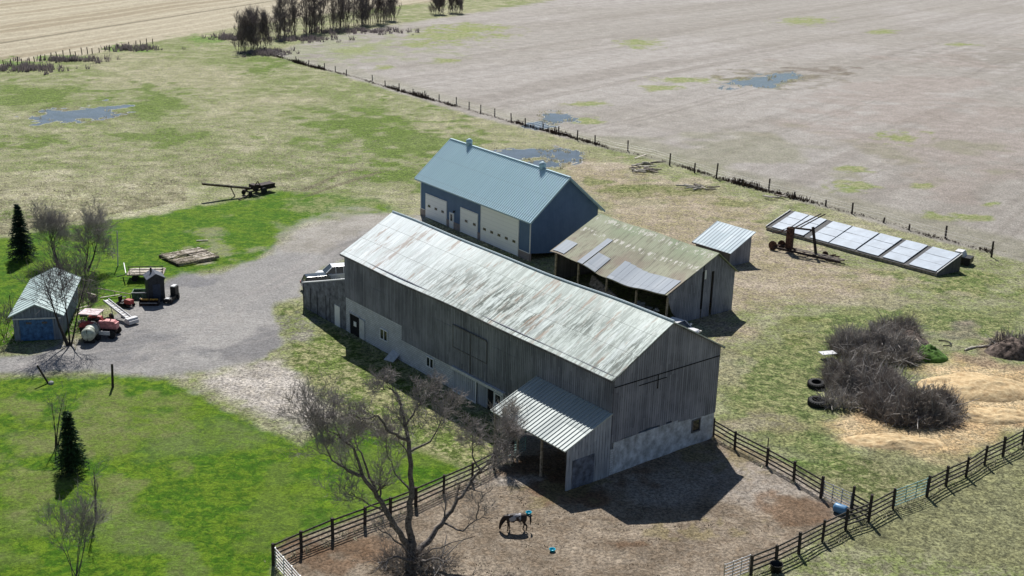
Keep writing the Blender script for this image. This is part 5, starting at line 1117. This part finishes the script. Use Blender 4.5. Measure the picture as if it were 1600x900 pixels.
# logs by the wire fence
rng = random.Random(31)
def logs(cx, cy, rx, ry, n, group, lbs):
    for i in range(n):
        p = at(cx+rng.gauss(0, rx*.42), cy+rng.gauss(0, ry*.42), .08+rng.random()*.35); a = rng.uniform(-1.2, .9); l_ = rng.uniform(1.0, 3.0)
        b = MB(); b.tube([(-l_/2, 0, 0), (0, rng.uniform(-.1, .1), .03), (l_/2, 0, rng.uniform(-.1, .25))], [.11, .13, .09], 7)
        one(b, 'log', M['palewoodlog'] if rng.random() < .75 else M['oldplank'], lbs, 'log', p, a, group)
logs(1010, 263, 28, 9, 24, 'logs in the loose pile by the fence', 'bleached log in the loose pile by the wire fence behind the workshop')
logs(1095, 292, 26, 7, 13, 'pale logs scattered right of the log pile', 'pale log scattered on the ground right of the larger log pile')
logs(1215, 308, 20, 3, 5, 'fallen branches at the wire fence foot above the small shed', 'fallen branch at the foot of the wire fence above the small shed')
b = MB(); b.bar((0, 0, .1), (1.9, 1.3, .5), .35, .06); one(b, 'board', M['palewoodlog'], 'wide pale board lying tilted in front of the fence weeds', 'board', at(992, 248))
# ------------------------------------------------------------------ piles on the right
def mound(name, label, cat, cx, cy, rx, ry, h, mt, seed, kind='stuff', rough=.25, rz=0, n=34):
    c = at(cx, cy); ang = R(rz); g_ = []; b = MB(); rg = np.random.RandomState(seed); vs = []; N = n
    for i in range(N+1):
        for j in range(N+1):
            u = -1+2*i/N; v = -1+2*j/N; r = math.hypot(u, v); k = max(0, 1-r*r); nz = float(fbm(np.array([u*2.2+seed]), np.array([v*2.2+seed*3.1]), 5)[0])
            z = h*(k**.8)*(.45+nz*1.1)+(nz-.5)*rough*k-.06; x, y = u*rx, v*ry; vs.append((x*math.cos(ang)-y*math.sin(ang), x*math.sin(ang)+y*math.cos(ang), z))
    fs = [(i*(N+1)+j, (i+1)*(N+1)+j, (i+1)*(N+1)+j+1, i*(N+1)+j+1) for i in range(N) for j in range(N) if math.hypot(-1+2*(i+.5)/N, -1+2*(j+.5)/N) < 1]
    b.add(vs, fs); o = b.build(name, mt, None, True, fix=False); o.location = c; return setp(o, label, cat, kind=kind)
SD = mat('sawdust', (.66, .52, .31), .95, var=.3, scale=2.2, bump=.9, dist=.12, col2=(.40, .27, .14)); SOIL = mat('dark_spoil', (.17, .13, .11), .95, var=.7, scale=2.5, bump=1, dist=.15)
mound('sawdust_pile', 'long heap of yellow sawdust and straw bedding right of the brush', 'sawdust pile', 1525, 607, 5.6, 3.2, 1.0, SD, 2)
mound('sawdust_pile', 'lower heap of tan bedding in front of the sawdust heap', 'sawdust pile', 1545, 650, 4.6, 1.8, .6, SD, 5)
mound('sawdust_pile', 'thin spread of tan bedding at the near foot of the brush', 'sawdust pile', 1395, 690, 4.4, 1.5, .45, SD, 8)
mound('soil_mound', 'grass-topped mound of earth between the brush and the sawdust', 'mound', 1450, 558, 2.0, 1.5, 1.0, M['grassy'], 3)
mound('manure_heap', 'dark heap of earth and roots at the right edge', 'heap', 1582, 552, 2.8, 1.9, 1.3, SOIL, 4)
mound('soil_mound', 'dark earth heap under the back of the brush pile', 'mound', 1405, 532, 3.0, 2.0, .9, SOIL, 6)
def brush(label, cx, cy, rx, ry, h, n, mt, seed, fine=.02, mix=.2):
    rng = random.Random(seed); b = MB(); c = at(cx, cy); ks = [(rng.uniform(-.85, .85), rng.uniform(-.85, .85), rng.uniform(.16, .36)) for _ in range(13)]
    for _ in range(n):
        r = math.sqrt(rng.random()); a = rng.uniform(0, 6.283); u, v = r*math.cos(a), r*math.sin(a)
        lump = sum(math.exp(-((u-x)**2+(v-y)**2)/(s*s*.5)) for x, y, s in ks); top = h*max(0, 1-r*r)**.4*(.12+.62*min(1.5, lump))
        if lump < .18 and rng.random() < .6: continue
        b.mi = 1 if rng.random() < mix*(1.5 if lump < .6 else .8) else 0
        p = Vector((u*rx, v*ry, rng.uniform(-.05, max(.05, top*.9)))); d = (Vector((u*.5, v*.5, .9))+rv(rng)*.8).normalized(); l_ = rng.uniform(.4, 1.5)
        q = p+d*l_*.5; e = q+(d+rv(rng)*.4).normalized()*l_*.5; rr = fine*rng.uniform(.6, 1.6); b.tube([p, q, e], [rr, rr*.8, rr*.4], 3, False)
        for _2 in range(3):
            s = p.lerp(q, rng.random()) if rng.random() < .5 else q.lerp(e, rng.random()); b.tube([s, s+(d+rv(rng)*.8).normalized()*l_*rng.uniform(.2, .45)], [rr*.6, rr*.35], 3, False)
    for _ in range(n//45):
        r = math.sqrt(rng.random())*.95; a = rng.uniform(0, 6.283); b.mi = 1 if mt == 'brush' else 0; p = Vector((r*math.cos(a)*rx, r*math.sin(a)*ry, rng.uniform(.2, h*.6*(1-r*.6)))); d = (rv(rng)+Vector((0, 0, .35))).normalized()*rng.uniform(1.0, 2.4)
        b.tube([p, p+d*.5+rv(rng)*.1, p+d], [.05, .04, .02], 4, False)
    o = b.build('brush_pile', [M[mt], M['brushpale' if mt == 'brush' else 'brush']], fix=False); o.location = c; setp(o, label, 'brush pile', kind='stuff')
brush('dark heap of cut brush behind the two tyres, the left part of the big pile', 1350, 604, 3.7, 3.8, 2.9, 6500, 'brush', 1, .02, .3)
brush('dark heap of cut brush at the near right end of the big pile', 1425, 645, 4.2, 3.2, 3.1, 7500, 'brush', 2, .02, .15)
brush('bleached grey brush at the back of the big pile', 1368, 552, 4.4, 3.6, 2.5, 5200, 'brushpale', 3, .022, .35)
brush('dark brush at the top of the pile beside the earth heap', 1398, 520, 2.3, 1.9, 1.6, 1700, 'brush', 4, .02, .2)
brush('pale bleached brush leaning beside the tyres', 1310, 634, 1.5, 1.0, 1.3, 380, 'brushpale', 5, .03)
brush('dark roots and sticks on the heap at the right edge', 1584, 545, 2.0, 1.4, 1.3, 500, 'brush', 6, .04)
brush('twiggy brush tangled round the base of the large bare tree', 652, 884, 2.4, 1.3, 1.1, 900, 'brush', 7, .014)
def tyre(px, py, z, r, w_, label, tilt=(0, 0)):
    b = MB(); b.lathe([(r*.58, 0), (r*.6, -w_*.04), (r*.9, -w_*.02), (r, w_*.15), (r, w_*.85), (r*.9, w_*1.02), (r*.6, w_*1.04), (r*.58, w_), (r*.6, w_*.5), (r*.58, 0)], n=30)
    for k in range(22): a = 2*math.pi*k/22; b.box((r*math.cos(a), r*math.sin(a), w_*.5), (.10, .10, w_*.95), M=Matrix.Rotation(a, 3, 'Z') @ Matrix.Rotation(.35, 3, 'X'))
    o = b.build('tyre', M['rubber'], None, fix=False); o.location = at(px, py, z); o.rotation_euler = (tilt[0], tilt[1], 0); setp(o, label, 'tyre', 'tractor tyres by the brush pile'); return o
tyre(1276, 632, .0, .78, .5, 'nearer large tractor tyre lying on the grass beside the brush', (.1, 0)); tyre(1275, 604, .0, .76, .5, 'farther large tractor tyre lying beside the brush pile', (.12, -.05))
b = MB(); b.tube([(math.cos(a)*.75, math.sin(a)*.75, .08) for a in [R(q) for q in range(-110, 120, 10)]], .06, 6); one(b, 'hoop', M['black'], 'thin black rubber hoop lying beyond the grassy mound', 'hoop', at(1474, 537))
b = MB(); b.box((0, 0, .25), (1.6, .9, .06), .3); one(b, 'board', M['offwhite'], 'pale sheet lying on the left edge of the brush', 'board', at(1293, 555, .3))
rng = random.Random(8)
for i in range(5):
    b = MB(); b.tube([(-.7, 0, 0), (.7, 0, .08)], [.1, .07], 6); one(b, 'log', M['palewoodlog'], 'bleached stick lying between the hoop and the dark heap', 'log', at(1515+i*7+rng.uniform(-3, 3), 545-i*1.2, .06), R(20+rng.uniform(-20, 20)), 'bleached sticks between the hoop and the dark heap')
for i in range(8):
    b = MB(); b.tube([(-.8, 0, 0), (.8, 0, .15)], [.16, .11], 6); one(b, 'log', M['barkdark'] if i % 2 else M['oldplank'], 'dark stump piece heaped behind the grassy mound', 'log', at(1395+i*7+rng.uniform(-4, 4), 522+i*2.2+rng.uniform(-4, 4), .4), R(rng.uniform(0, 180)), 'dark stump pieces heaped behind the grassy mound')
b = MB()
one(MB().box((0, 0, .25), (.5, .4, .5), .2), 'stone', M['rock'], 'dark stone at the edge of the paddock beside the fence corner', 'stone', at(806, 702, -.1)) if False else None

ORD = ['leftmost', 'second', 'third', 'fourth', 'fifth', 'sixth', 'seventh', 'eighth', 'ninth', 'tenth', 'eleventh', 'twelfth', 'rightmost']
from collections import defaultdict
gr = defaultdict(list)
for o in bpy.data.objects:
    if o.name.startswith('log'): gr[o['group']].append(o)
for gname, ls in gr.items():
    if len(ls) > 13: continue
    ls.sort(key=lambda o: (o.location-CC).dot(CR)/(o.location-CC).dot(CD))
    for i, o in enumerate(ls):
        w_ = 'leftmost' if i == 0 else ('rightmost' if i == len(ls)-1 else ORD[i]+' from left')
        o['label'] = w_+' of the '+gname
# ------------------------------------------------------------------ the horse: one continuous skinned body, grazing
def skinned(name, V, E, Rr, mt, sub=2):
    me = bpy.data.meshes.new(name); me.from_pydata([Vector(v) for v in V], E, []); o = bpy.data.objects.new(name, me); COL.objects.link(o)
    sk = o.modifiers.new('s', 'SKIN'); sk.use_smooth_shade = True
    for i, r in enumerate(Rr): me.skin_vertices[0].data[i].radius = r if isinstance(r, tuple) else (r, r); 
    me.skin_vertices[0].data[0].use_root = True
    s2 = o.modifiers.new('u', 'SUBSURF'); s2.levels = sub; s2.render_levels = sub
    dg = bpy.context.evaluated_depsgraph_get(); m2 = bpy.data.meshes.new_from_object(o.evaluated_get(dg)); m2.name = name
    bpy.data.objects.remove(o); m2.materials.clear(); m2.materials.append(mt); m2.polygons.foreach_set('use_smooth', [True]*len(m2.polygons))
    n = bpy.data.objects.new(name, m2); COL.objects.link(n); return n
gh = NG('pinto_coat', .55); f = gh.noise(gh.tc, 1.9, 3, .5); xs, ys, zs = gh.sep(gh.tc)
k = gh.math('MULTIPLY', gh.ramp(f, .50, .53), gh.math('MULTIPLY', gh.ramp(zs, .80, .9), gh.math('MULTIPLY', gh.ramp(gh.math('ABSOLUTE', gh.math('ADD', xs, .15)), .5, .42, 0, 1), gh.ramp(zs, 1.36, 1.42, 1, 0))))
coat = gh.out(gh.mix(k, (.03, .02, .018), (.34, .34, .37)))
V = [(.55, 0, 1.16), (.2, 0, 1.10), (-.2, 0, 1.08), (-.55, 0, 1.10), (-.76, 0, 1.04), (-.96, 0, .84), (-1.06, 0, .62), (-1.10, 0, .46), (-1.13, 0, .28), (-1.14, 0, .12), (.78, 0, 1.12)]
Rr = [(.27, .29), (.28, .30), (.29, .31), (.26, .31), (.19, .23), (.13, .18), (.10, .13), (.10, .12), (.07, .085), (.055, .06), (.18, .2)]
E_ = [(0, 1), (1, 2), (2, 3), (3, 4), (4, 5), (5, 6), (6, 7), (7, 8), (8, 9), (0, 10)]
for s, (dx, dx2) in ((-1, (.0, .05)), (1, (.16, -.14))):
    k0 = len(V); V += [(-.56, s*.14, .82), (-.56+dx*.3, s*.15, .60), (-.57+dx*.6, s*.15, .42), (-.58+dx, s*.15, .12), (-.64+dx, s*.15, .045)]
    Rr += [.125, .075, .055, .042, .055]; E_ += [(3, k0), (k0, k0+1), (k0+1, k0+2), (k0+2, k0+3), (k0+3, k0+4)]
    k0 = len(V); V += [(.58, s*.15, .86), (.52+dx2*.4, s*.16, .66), (.72+dx2*.8, s*.16, .46), (.68+dx2, s*.16, .12), (.62+dx2, s*.16, .045)]
    Rr += [.17, .095, .065, .043, .055]; E_ += [(0, k0), (k0, k0+1), (k0+1, k0+2), (k0+2, k0+3), (k0+3, k0+4)]
for s in (-1, 1):
    k0 = len(V); V += [(-1.04, s*.08, .70), (-.98, s*.11, .78)]; Rr += [.03, .014]; E_ += [(6, k0), (k0, k0+1)]
hp = at(806, 829); hs = thing('horse', 'black horse with pale patches grazing in the paddock', 'horse', hp, R(4))
bd = skinned('body', V, E_, Rr, coat, 2); bd.parent = hs
tl = MB(); tl.tube([(.92, 0, 1.18), (1.0, 0, 1.05), (1.03, 0, .75), (1.0, 0, .42)], [.05, .075, .07, .02], 7); tl.build('tail', M['black'], hs, True)
mn = MB()
for i in range(22):
    f = i/21; p = Vector((-.60-.40*f, 0, 1.33-.52*f)); mn.add([p+Vector((.04, .02, 0)), p+Vector((-.04, .02, 0)), p+Vector((.02, -.17, -.2)), p+Vector((.08, -.16, -.16))], [(0, 1, 2, 3)])
mn.build('mane', M['black'], hs)
